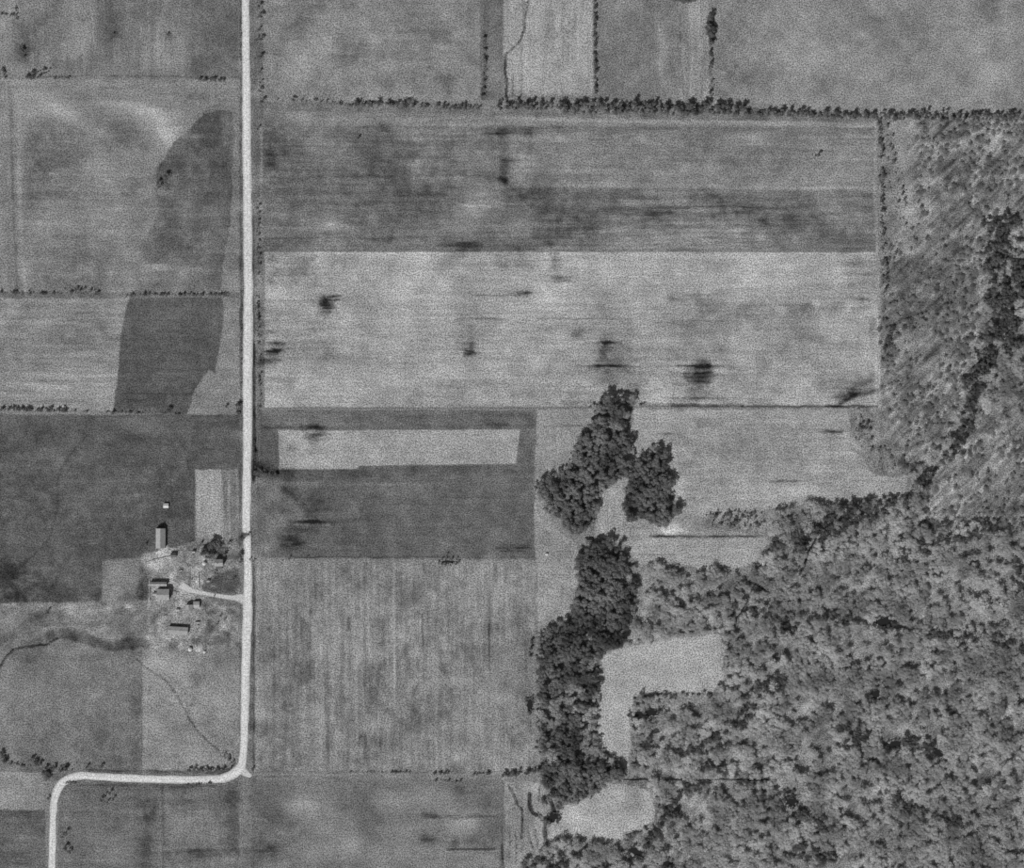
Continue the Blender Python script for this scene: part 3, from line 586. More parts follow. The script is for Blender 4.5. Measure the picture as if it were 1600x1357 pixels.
jj, ii = np.meshgrid(np.arange(NY - 1), np.arange(NX - 1), indexing='ij')
v00 = (jj * NX + ii).ravel()
QF = np.stack([v00, v00 + NX, v00 + NX + 1, v00 + 1], -1).astype(np.int32)
FID = ID[:-1, :-1].ravel()


def tone_attr(me, t):
    a = me.attributes.new('tone', 'FLOAT', 'POINT')
    a.data.foreach_set('value', np.asarray(t, dtype=np.float32))


def ring_ground():
    """land beyond the mapped part, out to the horizon"""
    bx0, bx1 = (X0 - 800) * M_PX, (gx[-1] - 800) * M_PX
    by0, by1 = (678.5 - gy[-1]) * M_PX, (678.5 - Y0) * M_PX
    xs = np.unique(np.concatenate([[-30000, -15000, -8000, -4000], np.arange(-3000, bx0, 40), [bx0], np.linspace(bx0, bx1, 60), [bx1], np.arange(bx1 + 40, 3001, 40), [4000, 8000, 15000, 30000]]))
    ys = np.unique(np.concatenate([[-30000, -15000, -8000, -4000], np.arange(-3000, by0, 40), [by0], np.linspace(by0, by1, 50), [by1], np.arange(by1 + 40, 3001, 40), [4000, 8000, 15000, 30000]]))
    Xr, Yr = np.meshgrid(xs, ys)
    V = np.stack([Xr, Yr, np.zeros_like(Xr)], -1).reshape(-1, 3)
    t = 112 + 22 * np.sin(np.floor(Xr / 400) * 2.3 + np.floor(Yr / 400) * 4.1)
    t = (lin(t) / K).ravel()
    cx = (xs[:-1] + xs[1:]) / 2; cy = (ys[:-1] + ys[1:]) / 2
    A, B = np.meshgrid(np.arange(len(cy)), np.arange(len(cx)), indexing='ij')
    keep = ~((cx[B] > bx0) & (cx[B] < bx1) & (cy[A] > by0) & (cy[A] < by1))
    q = (A * len(xs) + B)[keep]
    F = np.stack([q, q + 1, q + 1 + len(xs), q + len(xs)], -1)
    return V, F, t


def build_ground():
    rv, rf, rt = ring_ground()
    for fid in [0] + sorted(FIELDS):
        F = QF[FID == fid]
        used = np.zeros(len(VV), bool); used[F.ravel()] = True
        remap = np.cumsum(used) - 1
        V = VV[used]; t = TV[used]; F = remap[F]
        if fid == 0:
            F = np.concatenate([F, rf + len(V)]); V = np.concatenate([V, rv]); t = np.concatenate([t, rt])
            me = mesh_np('ground', V, F, SOIL); tone_attr(me, t)
            tag(put('ground', me), 'rough grass verges and headlands between the fields, out to the horizon', 'ground', kind='structure')
        else:
            nm, lb = FIELDS[fid]
            me = mesh_np(nm, V, F, SOIL); tone_attr(me, t)
            tag(put(nm, me), lb, 'field', kind='structure')


build_ground()


# ------------------------------------------------------------------ roads
def smooth_path(pts, n=8):
    out = []
    P = [pts[0]] + list(pts) + [pts[-1]]
    for i in range(1, len(P) - 2):
        p0, p1, p2, p3 = [np.array(P[k], float) for k in (i - 1, i, i + 1, i + 2)]
        for k in range(n):
            t = k / n
            out.append(0.5 * ((2 * p1) + (-p0 + p2) * t + (2 * p0 - 5 * p1 + 4 * p2 - p3) * t * t + (-p0 + 3 * p1 - 3 * p2 + p3) * t ** 3))
    out.append(np.array(pts[-1], float))
    return out


def ribbon(name, pts, v, zc, label, cat, edge_z=0.1, mat=None, seed=0):
    """pts: (px, py, half width px); a crowned ribbon with tone bands (wheel tracks, ragged edges)"""
    P = smooth_path(pts, 10)
    Q = [P[0]]
    for a, b in zip(P[:-1], P[1:]):           # resample about every 3 px
        L = np.hypot(*(b - a)[:2]); n = max(1, int(L / 3))
        for k in range(1, n + 1): Q.append(a + (b - a) * k / n)
    Q = np.array(Q); n = len(Q)
    tan = np.gradient(Q[:, :2], axis=0); tan /= np.linalg.norm(tan, axis=1)[:, None] + 1e-9
    nor = np.stack([-tan[:, 1], tan[:, 0]], -1)
    r = np.random.default_rng(seed + 5)
    us = np.array([-1.0, -0.8, -0.55, -0.3, -0.1, 0.1, 0.3, 0.55, 0.8, 1.0])
    bands = np.array([-48, -14, -2, 6, -2, -4, 6, -2, -14, -48])
    j = len(us)
    edge = vnoise((n, j), 4, 1.01, seed) * 0.14 + vnoise((n, j), 14, 9, seed + 3) * 0.07
    off = 0.98 * Q[:, 2][:, None] * (us[None, :] + np.where(np.abs(us) > 0.9, edge, 0))
    Xp = Q[:, 0][:, None] + nor[:, 0][:, None] * off; Yp = Q[:, 1][:, None] + nor[:, 1][:, None] * off
    z = edge_z + (zc - edge_z) * (1 - np.abs(us) ** 2)[None, :] + 0 * Xp
    V = np.stack([(Xp - 800) * M_PX, (678.5 - Yp) * M_PX, z], -1).reshape(-1, 3)
    t = v + bands[None, :] + 5 * vnoise((n, j), 20, 4, seed + 1) + 5 * vnoise((n, j), 3, 1.5, seed + 2)
    A, B = np.meshgrid(np.arange(n - 1), np.arange(j - 1), indexing='ij')
    q = (A * j + B).ravel()
    F = np.stack([q, q + j, q + j + 1, q + 1], -1)
    me = mesh_np(name, V, F, mat or GRAVEL); tone_attr(me, (lin(t) / K).ravel())
    return tag(put(name, me), label, cat, kind='structure')


ribbon('road', [(384, -800, 6), (384, -80, 6), (383.5, 0, 6), (385, 150, 6.4), (386.5, 320, 7), (388, 460, 7.2), (386.5, 600, 7.4), (386.8, 680, 7), (385.6, 760, 7.4), (385, 820, 7), (387, 870, 6.2), (387, 930, 7.2), (385.2, 1000, 7.6), (383, 1080, 7), (381.5, 1150, 6.4), (380, 1180, 6.2), (377, 1196, 7.4), (368, 1208, 7.6), (350, 1216, 6.4), (335, 1218, 6), (300, 1218.5, 6), (230, 1217.5, 6), (160, 1214.5, 6), (128, 1212.5, 6), (108, 1217, 6.5), (93, 1229, 6.5), (85.5, 1248, 6), (83, 1275, 5.6), (82, 1320, 5.8), (81, 1380, 6), (80, 1500, 6), (80, 2200, 6)],
       205, 0.35, 'pale gravel road running down the picture and bending west at the bottom', 'road', seed=1)
ribbon('farm_drive', [(386, 937, 11), (379, 935.5, 9), (371, 934.5, 5.5), (360, 934, 3.8), (345, 932, 3.2), (322, 928, 3.2), (303, 924, 4), (290, 919, 6), (282, 914, 7)],
       188, 0.16, 'pale curved farm drive joining the gravel road to the yard', 'path', seed=2, edge_z=0.12)
ribbon('road_spur', [(376, 1196, 5), (380, 1205, 6.5), (388, 1211, 4.5), (393, 1213, 2)], 190, 0.18, 'short pale widening of the road at the corner', 'road', seed=3, edge_z=0.12)


# ------------------------------------------------------------------ water
def water_mat():
    m, t, b = new_mat('dark_water', 0.15)
    b.inputs['Base Color'].default_value = (0.02, 0.02, 0.02, 1)
    b.inputs['Specular IOR Level'].default_value = 0.3
    n = t.nodes.new('ShaderNodeTexNoise'); n.inputs['Scale'].default_value = 0.8
    bp = t.nodes.new('ShaderNodeBump'); bp.inputs['Strength'].default_value = 0.05
    t.links.new(n.outputs['Fac'], bp.inputs['Height']); t.links.new(bp.outputs[0], b.inputs['Normal'])
    return m
WATER = water_mat()


def pond(pts, label, seed=0, name='pond'):
    P = smooth_path(list(pts) + [pts[0]], 6)[:-1]
    mb = MB(); n = len(P)
    vs = [W(p[0], p[1], 0.25) for p in P] + [W(p[0], p[1], -0.3) for p in P]
    mb.add(vs, [tuple(range(n))[::-1]] + [(i, i + n, (i + 1) % n + n, (i + 1) % n) for i in range(n)])
    return tag(mb.build(name, WATER), label, 'pond', kind='structure')


def ell(cx, cy, rx, ry, rot=0, n=15, seed=0, rag=0.34):
    r = random.Random(seed); c, s = math.cos(R(rot)), math.sin(R(rot)); out = []
    for k in range(n):
        a = 2 * math.pi * k / n; q = 1 + r.uniform(-rag, rag)
        x, y = rx * q * math.cos(a), ry * q * math.sin(a); out.append((cx + x * c - y * s, cy + x * s + y * c))
    return out


pond(ell(1382, 971, 13, 9, 10, seed=1), 'black pond in the wood, largest of the dark pools')
pond(ell(1404, 979, 12, 4, 8, seed=2), 'black tail of still water just east of the largest pool', name='pool')
pond(ell(1367, 1084, 8, 8, seed=3), 'small round black pool in the wood south of the largest pond', name='pool')
pond(ell(1399, 1163, 12, 6, -15, seed=4), 'small black pool near the middle of the lower wood', name='pool')
pond(ell(995, 1116, 9, 7, seed=5), 'dark pool at the inner corner of the L-shaped clearing', name='pool')
pond(ell(1018, 1114, 11, 6, -8, seed=6), 'dark pool just east of the one at the L-shaped clearing corner', name='pool')
pond(ell(828, 1101, 6, 11, 6, seed=7), 'small upright black pool on the east edge of the square field', name='pool')
pond(ell(992, 1331, 17, 6, 28, seed=8), 'long slanting black pool near the bottom edge of the wood', name='pool')
pond(ell(1040, 1350, 11, 4, 0, seed=9), 'narrow black pool at the very bottom edge', name='pool')
pond(ell(864, 1278, 9, 6, -28, seed=10), 'black pool where the gullies meet at the bottom centre', name='pool')
pond(ell(1238, 1252, 8, 10, 10, seed=15), 'black pool left of centre in the lowest part of the wood', name='pool')
pond(ell(1234, 1236, 9, 4, -20, seed=16), 'small black pool just above the left-of-centre pool', name='pool')
pond(ell(1360, 1185, 9, 3.5, 5, seed=17), 'flat narrow pool below the small pool of the middle wood', name='pool')
pond(ell(1466, 1176, 9, 6, 25, seed=12), 'small black pool east of the middle of the lower wood', name='pool')


# ------------------------------------------------------------------ trees
def crown_np(seed, n_leaf=340, lumps=9, leaf=0.15, flat=0.75, spread=0.62, tilt=0.32, up_bias=0.8, lobe=(0.3, 0.52)):
    """unit crown: leaf clumps on the surfaces of several lobes, centre at the origin"""
    r = np.random.default_rng(seed)
    cs, rs = [], []
    for k in range(lumps):
        a = r.random() * 2 * math.pi; q = spread * math.sqrt(r.random()) if k else 0
        z = r.uniform(-0.45, 0.4) * flat if k else 0.25 * flat
        cs.append((q * math.cos(a), q * math.sin(a), z)); rs.append(r.uniform(*lobe))
    cs = np.array(cs); rs = np.array(rs)
    k = r.integers(0, lumps, n_leaf)
    dv = r.standard_normal((n_leaf, 3)); dv[:, 2] += up_bias; dv /= np.linalg.norm(dv, axis=1)[:, None]
    rad = rs[k] * r.uniform(0.7, 1.08, n_leaf)
    c = cs[k] + dv * rad[:, None]
    nrm = dv + tilt * r.standard_normal((n_leaf, 3)); nrm /= np.linalg.norm(nrm, axis=1)[:, None]
    up = r.standard_normal((n_leaf, 3))
    u = np.cross(nrm, up); u /= np.linalg.norm(u, axis=1)[:, None] + 1e-9
    v = np.cross(nrm, u)
    s = leaf * r.uniform(0.6, 1.35, n_leaf)[:, None]
    bow = nrm * s * 0.25
    P = np.stack([c + (-u - v * 0.8) * s, c + (u * 0.9 - v) * s - bow, c + (u + v * 0.85) * s, c + (-u * 0.8 + v) * s - bow], 1)
    F = np.arange(n_leaf * 4).reshape(-1, 4)
    return P.reshape(-1, 3).astype(np.float32), F.astype(np.int32)


def trunk_mb(seed, h=1.0, r=0.03, limbs=5):
    """unit trunk 0..h with limbs reaching up into the crown"""
    q = random.Random(seed); mb = MB()
    bend = (q.uniform(-0.03, 0.03), q.uniform(-0.03, 0.03))
    mb.tube([(0, 0, 0), (bend[0] * 0.5, bend[1] * 0.5, h * 0.35), (bend[0], bend[1], h * 0.7), (bend[0] * 1.5, bend[1] * 1.5, h)], [r * 1.5, r, r * 0.7, r * 0.25], 6)
    for k in range(limbs):
        a = q.uniform(0, 6.28); z0 = h * q.uniform(0.45, 0.8); L = q.uniform(0.14, 0.26)
        mb.tube([(bend[0], bend[1], z0), (bend[0] + L * 0.6 * math.cos(a), bend[1] + L * 0.6 * math.sin(a), z0 + 0.08), (bend[0] + L * math.cos(a), bend[1] + L * math.sin(a), z0 + 0.2)], [r * 0.5, r * 0.3, r * 0.12], 4)
    return mb


BARK = grey('bark', 92, 0.3, 3)
def leafy(name, v, var, scale, detail, trans):
    m = grey(name, v, var, scale, detail)
    for q in m.node_tree.nodes:
        if q.type == 'MAP_RANGE': q.inputs['From Min'].default_value = 0.33; q.inputs['From Max'].default_value = 0.67
    t = m.node_tree; b = t.nodes['Principled BSDF']; out = t.nodes['Material Output']
    tr = t.nodes.new('ShaderNodeBsdfTranslucent'); mx = t.nodes.new('ShaderNodeMixShader')
    mx.inputs[0].default_value = trans
    src = b.inputs['Base Color'].links[0].from_socket
    t.links.new(src, tr.inputs['Color']); t.links.new(b.outputs[0], mx.inputs[1]); t.links.new(tr.outputs[0], mx.inputs[2])
    t.links.new(mx.outputs[0], out.inputs['Surface'])
    return m


LEAF_DARK = leafy('dark_foliage', 110, 0.35, 0.4, 2, 0.4)
LEAF_MID = leafy('grey_foliage', 122, 0.35, 0.3, 2, 0.4)
LEAF_WOOD = leafy('woodland_foliage', 190, 0.42, 0.03, 8, 0.5)
LEAF_LOT = leafy('woodlot_foliage', 126, 0.6, 0.03, 7, 0.4)
LEAF_SCRUB = leafy('scrub_foliage', 146, 0.4, 0.03, 7, 0.5)
LEAF_CREEK = leafy('creek_foliage', 100, 0.4, 0.08, 4, 0.3)
NV = 7
CR_WOOD = [crown_np(100 + i, 400, 11, 0.058, 0.5, 0.72) for i in range(NV)]
CR_LOT = [crown_np(200 + i, 560, 10, 0.066, 0.55, 0.7) for i in range(NV)]
CR_HEDGE = [crown_np(300 + i, 240, 6, 0.088, 0.7, 0.62) for i in range(5)]
TR = [trunk_mb(400 + i) for i in range(4)]


def crown_meshes(name, src, mat): return [mesh_np(name, v, f, mat) for v, f in src]
ME_WOOD = crown_meshes('woodland_crown', CR_WOOD, LEAF_WOOD)
ME_LOT = crown_meshes('woodlot_crown', CR_LOT, LEAF_LOT)
ME_CREEK = crown_meshes('creek_crown', CR_LOT, LEAF_CREEK)
ME_HD = crown_meshes('hedge_crown', CR_HEDGE, LEAF_DARK)
ME_HM = crown_meshes('hedge_crown', CR_HEDGE, LEAF_MID)
ME_TR = [t.mesh('trunk', BARK) for t in TR]


def tree(px, py, r, h, meshes, label, group=None, name='tree', cat='tree', k=None, squash=1.0):
    """r: crown radius in m; h: height in m"""
    k = random.randrange(1000) if k is None else k
    e = bpy.data.objects.new(name, None); C.objects.link(e)
    e.empty_display_size = 1
    e.location = W(px, py, 0); e.rotation_euler = (0, 0, random.uniform(0, 6.28))
    tag(e, label, cat, group)
    ch = min(h * 0.42, r * 1.1)
    put('crown', meshes[k % len(meshes)], e, (0, 0, h - ch * 0.85), 0, (r, r * squash, ch))
    put('trunk' if cat == 'tree' else 'stem', ME_TR[k % 4], e, (0, 0, 0), 0, (h * 0.8,) * 3)
    return e


def mass(name, src, items, mat, label, cat='forest'):
    """countless trees as one object: items (px, py, r, h)"""
    Vs, Fs, n = [], [], 0
    tv = np.array([(0.02 * math.cos(a), 0.02 * math.sin(a), z) for z, in ((0,), (1,)) for a in (0, 2.1, 4.2)], np.float32)
    tf = np.array([(0, 1, 4, 3), (1, 2, 5, 4), (2, 0, 3, 5)], np.int32)
    for (px, py, r, h) in items:
        v, f = src[random.randrange(len(src))]
        a = random.uniform(0, 6.28); c, s = math.cos(a), math.sin(a)
        p = W(px, py); ch = min(h * 0.42, r * 1.1)
        q = np.empty_like(v)
        q[:, 0] = (v[:, 0] * c - v[:, 1] * s) * r + p.x; q[:, 1] = (v[:, 0] * s + v[:, 1] * c) * r + p.y; q[:, 2] = v[:, 2] * ch + h - ch * 0.85
        Vs.append(q); Fs.append(f + n); n += len(q)
        q = tv * np.array([h * 0.8] * 3, np.float32) + np.array([p.x, p.y, 0], np.float32)
        Vs.append(q); Fs.append(tf + n); n += 6
    me = mesh_np(name, np.concatenate(Vs), np.concatenate(Fs), mat)
    return tag(put(name, me), label, cat, kind='stuff')


def inside(p, poly):
    x, y = p; c = False
    for i in range(len(poly)):
        (x1, y1), (x2, y2) = poly[i], poly[(i + 1) % len(poly)]
        if (y1 > y) != (y2 > y) and x < (x2 - x1) * (y - y1) / (y2 - y1) + x1: c = not c
    return c


def d_line(p, pts):
    best = 1e9
    for (ax, ay), (bx, by) in zip(pts[:-1], pts[1:]):
        dx, dy = bx - ax, by - ay
        t = max(0, min(1, ((p[0] - ax) * dx + (p[1] - ay) * dy) / (dx * dx + dy * dy + 1e-9)))
        best = min(best, math.hypot(p[0] - ax - t * dx, p[1] - ay - t * dy))
    return best


FOREST = [(1432, 192), (1740, 190), (1740, 1440), (800, 1440), (815, 1345), (856, 1320), (900, 1310), (968, 1322), (980, 1304), (1020, 1290), (1030, 1262), (1022, 1232), (990, 1220), (985, 1215), (990, 1090), (1052, 1084), (1136, 1080), (1140, 1010), (1126, 986), (1060, 992), (1000, 1000), (985, 960), (992, 920), (975, 885), (1165, 892), (1185, 888), (1206, 850), (1200, 806), (1260, 788), (1330, 788), (1416, 780), (1424, 742), (1390, 700), (1376, 640), (1382, 575), (1440, 590), (1500, 570), (1535, 520), (1530, 440), (1540, 385), (1470, 370), (1432, 372)]
LOT1 = [(940, 622), (968, 617), (992, 622), (1000, 636), (985, 655), (975, 676), (985, 690), (984, 722), (982, 740), (958, 752), (936, 770), (930, 800), (916, 828), (905, 836), (888, 824), (874, 808), (852, 797), (841, 778), (840, 756), (862, 746), (888, 730), (902, 700), (912, 676), (924, 664), (926, 640)]
LOT2 = [(992, 720), (1022, 700), (1040, 708), (1046, 745), (1054, 780), (1058, 800), (1042, 812), (1032, 828), (1016, 818), (1002, 806), (978, 812), (977, 790), (980, 765), (984, 742)]
LOT3 = [(908, 858), (925, 846), (950, 846), (972, 862), (984, 882), (994, 915), (985, 945), (980, 985), (975, 1005), (945, 1018), (934, 1032), (930, 1100), (934, 1168), (952, 1186), (975, 1200), (978, 1212), (955, 1222), (935, 1232), (905, 1250), (880, 1262), (866, 1258), (856, 1238), (846, 1218), (842, 1195), (842, 1000), (850, 990), (880, 968), (898, 955), (904, 920), (902, 880)]
CREEK = [(1620, 330), (1575, 345), (1548, 350), (1552, 400), (1548, 470), (1562, 500), (1540, 560), (1520, 610), (1515, 660), (1490, 700), (1450, 745), (1425, 765), (1405, 785), (1360, 795), (1310, 812), (1285, 835), (1240, 850), (1200, 850)]
DARKS = [CREEK, [(1250, 965), (1310, 962), (1345, 978), (1430, 985), (1510, 990), (1620, 1010)], [(1310, 1140), (1360, 1170), (1400, 1150), (1450, 1165)], [(1410, 870), (1450, 850), (1520, 840), (1560, 830)],
         [(1020, 1160), (1090, 1175), (1130, 1150), (1160, 1120), (1180, 1080), (1220, 1060)], [(1100, 1200), (1150, 1215), (1230, 1255), (1290, 1290)], [(1240, 1330), (1300, 1345)], [(1560, 215), (1540, 260), (1580, 320), (1600, 300)], [(1585, 880), (1600, 910)],
         [(1010, 1320), (1050, 1260), (1080, 1230)], [(1370, 1230), (1430, 1270), (1500, 1290)], [(1150, 945), (1200, 960), (1240, 990)], [(820, 1345), (860, 1350), (900, 1335)]]
THIN = [(1560, 760, 60, 26), (1590, 700, 40, 40), (1545, 900, 30, 40), (1470, 600, 40, 30), (1430, 660, 40, 40), (1440, 330, 22, 40), (1500, 225, 60, 14), (1330, 905, 50, 20), (1360, 1010, 40, 14), (1080, 1290, 50, 20), (1180, 1330, 60, 16), (1290, 1170, 50, 20), (1480, 930, 40, 20), (1570, 1120, 30, 30), (1450, 1080, 50, 25), (1090, 920, 60, 14), (1470, 800, 40, 16),
        (1130, 1240, 40, 14), (1350, 1260, 40, 20), (1500, 1200, 30, 20), (1240, 1230, 30, 14), (1600, 830, 40, 26)]


def scatter(poly, spacing, rnd, jitter=0.45):
    xs = [p[0] for p in poly]; ys = [p[1] for p in poly]; out = []
    y = min(ys); row = 0
    while y < max(ys):
        x = min(xs) + (row % 2) * spacing / 2
        while x < max(xs):
            p = (x + rnd.uniform(-jitter, jitter) * spacing, y + rnd.uniform(-jitter, jitter) * spacing)
            if inside(p, poly): out.append(p)
            x += spacing
        y += spacing * 0.87; row += 1
    return out


rw = random.Random(21)
DEN = fbm(SH, 30, 40, 3)
def den(p):
    i = min(max(int((p[0] - X0) / ST), 0), NX - 1); j = min(max(int((p[1] - Y0) / ST), 0), NY - 1)
    return float(DEN[j, i])


SCRUB = [(1375, 186), (1740, 186), (1740, 330), (1560, 345), (1535, 470), (1500, 610), (1480, 690), (1420, 742), (1372, 700), (1372, 560)]
SCRUB2 = [(1440, 790), (1500, 715), (1545, 640), (1600, 600), (1740, 600), (1740, 800), (1600, 830), (1520, 815), (1450, 830)]
wood_items, dark_items, scrub_items = [], [], []
def dend(p):
    i = min(max(int((p[0] - X0) / ST), 0), NX - 1); j = min(max(int((p[1] - Y0) / ST), 0), NY - 1)
    return float(N_D[j, i])

FULL = FOREST
POOLS = [(1382, 971, 16, 11), (1404, 979, 14, 6), (1367, 1084, 10, 10), (1399, 1163, 14, 8), (995, 1116, 11, 9), (1018, 1114, 13, 8), (992, 1331, 18, 10), (1040, 1350, 13, 7), (864, 1278, 11, 9), (1466, 1176, 11, 8), (1465, 1072, 0, 0), (1238, 1252, 10, 12), (1233, 1240, 9, 7), (1360, 1185, 10, 6)]
TRAILS = [[(960, 1217), (1060, 1219), (1200, 1218)], [(1275, 842), (1264, 862), (1258, 882), (1250, 898)], [(1178, 915), (1168, 938), (1150, 968), (1145, 985)], [(1168, 906), (1200, 924)]]


def blocked(p):
    # crowns stand clear of the pools (their shade falls up and to the right)
    for a, b, c, e in POOLS:
        if c and ((p[0] + 3 - a) / (c + 4)) ** 2 + ((p[1] - 3 - b) / (e + 5)) ** 2 < 1: return True
    return min(d_line(p, L) for L in TRAILS) < 4.5


for p in scatter(FULL, 9.2, rw):
    if blocked(p): continue
    dk = min(d_line(p, L) for L in DARKS)
    dc = d_line(p, CREEK)
    scr = inside(p, SCRUB) or inside(p, SCRUB2)
    if dc < 11 + 9 * den(p) and rw.random() < 0.62:
        dark_items.append((p[0], p[1], rw.uniform(3.4, 6.4), rw.uniform(8, 14))); continue
    if scr: continue
    th = min(((p[0] - a) / c) ** 2 + ((p[1] - b) / e) ** 2 for a, b, c, e in THIN)
    if (dk < 9 + 4 * den(p) and rw.random() < 0.65) or (((p[0] - 1580) / 42) ** 2 + ((p[1] - 440) / 110) ** 2 < 1 and rw.random() < 0.5 + den(p)):
        dark_items.append((p[0], p[1], rw.uniform(3.8, 6.0), rw.uniform(9, 14))); continue
    keep = 0.9 + 0.2 * den(p) + 0.2 * dend(p)
    if den(p) + 0.9 * dend(p) < -0.8: continue
    if th < 1: keep *= 0.5
    elif th < 1.8: keep *= 0.75
    if rw.random() > keep: continue
    big = rw.random() < 0.25
    wood_items.append((p[0], p[1], rw.uniform(7.4, 9.6) if big else rw.uniform(4.6, 7.2), rw.uniform(10, 12.5) if big else rw.uniform(7.5, 10.5)))
SCR_ITEMS = []
for poly, sp in ((SCRUB, 8.5), (SCRUB2, 8.0)):
    for p in scatter(poly, sp, rw, 0.6):
        if 1378 < p[0] < 1432 and p[1] < 372: continue
        if rw.random() > 0.4 + 0.35 * den(p) + 0.6 * dend(p): continue
        SCR_ITEMS.append((p[0], p[1], rw.uniform(1.8, 5.0), rw.uniform(2.0, 5.0)))
lot_items = []
for a, b, c, e in POOLS + [(701, 878, 0, 0), (828, 1101, 7, 12)]:
    for q in range(int(c * 1.6)):
        an = rw.random() * 6.283; f = rw.uniform(0.75, 1.25)
        dark_items.append((a + c * f * math.cos(an), b + e * f * math.sin(an), rw.uniform(1.2, 2.6), rw.uniform(1.5, 3.5)))
for poly in (LOT1, LOT2, LOT3):
    for p in scatter(poly, 10.5, rw, 0.45):
        if rw.random() > 0.94 + 0.1 * den(p): continue
        if (1030 < p[1] < 1190 or p[1] < 680) and den(p) > 0.25:
            wood_items.append((p[0], p[1], rw.uniform(4.0, 6.0), rw.uniform(9, 12))); continue
        lot_items.append((p[0], p[1], rw.uniform(4.2, 8.4), rw.uniform(10, 16)))
    for k in range(len(poly)):                # ragged brushy edge
        a, b = poly[k], poly[(k + 1) % len(poly)]
        for q in range(int(math.hypot(b[0] - a[0], b[1] - a[1]) / 5)):
            t = rw.random(); x = a[0] + (b[0] - a[0]) * t + rw.uniform(-6, 6); y = a[1] + (b[1] - a[1]) * t + rw.uniform(-6, 6)
            if rw.random() < 0.75: scrub_items.append((x, y, rw.uniform(1.6, 3.6), rw.uniform(2.5, 6)))


for a, b, n in (((1060, 994), (1122, 984), 16), ((1134, 990), (1138, 1076), 18), ((1132, 1084), (992, 1092), 30), ((991, 1092), (989, 1195), 20), ((955, 1012), (1060, 994), 20), ((931, 1045), (931, 1160), 20), ((935, 1172), (960, 1198), 6), ((1022, 1230), (1032, 1280), 10), ((1020, 1294), (975, 1312), 10)):
    for q in range(n):
        t = rw.random(); scrub_items.append((a[0] + (b[0] - a[0]) * t + rw.uniform(-2.5, 2.5), a[1] + (b[1] - a[1]) * t + rw.uniform(-2.5, 2.5), rw.uniform(2.0, 4.2), rw.uniform(3, 6)))


def in_frame(t): return 4 < t[0] < 1596 and 4 < t[1] < 1353


def split_big(items, n):
    vis = sorted([t for t in items if in_frame(t)], key=lambda t: -t[2])
    sel = set(id(t) for t in vis[:n])
    return [t for t in items if id(t) in sel], [t for t in items if id(t) not in sel]


ind, rest = split_big(wood_items, 85)
MARKS = [(1382, 971, 'the largest black pond'), (1367, 1084, 'the small round pool south of the largest pond'), (1399, 1163, 'the pools in the middle of the lower wood'), (1005, 1115, 'the two pools at the L-shaped clearing corner'), (1240, 870, 'the bend where the creek leaves the bright field'),
         (1580, 740, 'the right picture edge, at half height'), (1030, 1290, 'the irregular bottom clearing'), (1250, 1340, 'the middle of the bottom edge'), (1540, 1320, 'the bottom right corner'), (1530, 220, 'the hedgerow in the upper right corner'), (1420, 670, 'the dark notch right of the bright ragged field'),
         (1150, 1030, 'the east end of the L-shaped clearing'), (1060, 920, 'the north side of the L-shaped clearing'), (1560, 1100, 'the right picture edge in the lower wood'), (1160, 1200, 'the thin straight line south of the L-shaped clearing'), (1500, 880, 'the round thinning east of the creek wood'), (1570, 480, 'the upper creek at the right edge')]


def near_mark(x, y): return min(MARKS, key=lambda m: math.hypot(m[0] - x, m[1] - y))[2]


seen_mark = set()
for (x, y, r, h) in sorted(ind, key=lambda t: -t[2]):
    m = near_mark(x, y)
    if m in seen_mark: tree(x, y, r, h, ME_WOOD, 'broad pale woodland tree close to ' + m, 'pale trees near ' + m)
    else: tree(x, y, r, h, ME_WOOD, 'largest pale woodland tree near ' + m, 'pale trees near ' + m)
    seen_mark.add(m)
mass('forest', CR_WOOD, rest, LEAF_WOOD, 'dense pale mottled wood covering the lower right of the picture')
ind, rest = split_big(lot_items, 45)
for (x, y, r, h) in ind:
    where = 'northern lobe of the woodlot, west of the pale gap' if inside((x, y), LOT1) else 'compact dark grove east of the pale gap' if inside((x, y), LOT2) else ('upper' if y < 960 else 'wide middle' if y < 1100 else 'lower') + ' part of the dark southern belt'
    tree(x, y, r, h, ME_LOT, ('largest' if where not in seen_mark else 'big') + ' dark tree in the ' + where, 'trees of the ' + where.split(',')[0])
    seen_mark.add(where)
mass('woodlot', CR_LOT, rest, LEAF_LOT, 'dark dense woodlot trees running down the centre of the picture')
ind, rest = split_big(dark_items, 12)
for (x, y, r, h) in ind:
    near = d_line((x, y), CREEK) < 14
    part = 'upper' if y < 500 else 'middle' if y < 720 else 'lower'
    tree(x, y, r, h, ME_CREEK, 'dark tree along the ' + part + ' stretch of the creek belt' if near else 'dark tree in a shadowy drain inside the big wood', 'dark creek trees, ' + part if near else 'dark trees along the drains of the wood')
mass('creek_wood', CR_LOT, rest, LEAF_CREEK, 'dark belts of trees along the creek and drains in the big wood')

mass('brush_thicket', CR_WOOD, SCR_ITEMS, LEAF_SCRUB, 'pale feathery thickets left of the creek in the upper right', 'thicket')
mass('scrub', CR_HEDGE, scrub_items, LEAF_WOOD, 'scrubby brush along the ragged edges of the dark woodlot', 'scrub')

# ---- hedgerows, rows and single trees
rh = random.Random(33)
PENDING, UNDER = [], []
CAT_SHRUB = 'shrub'


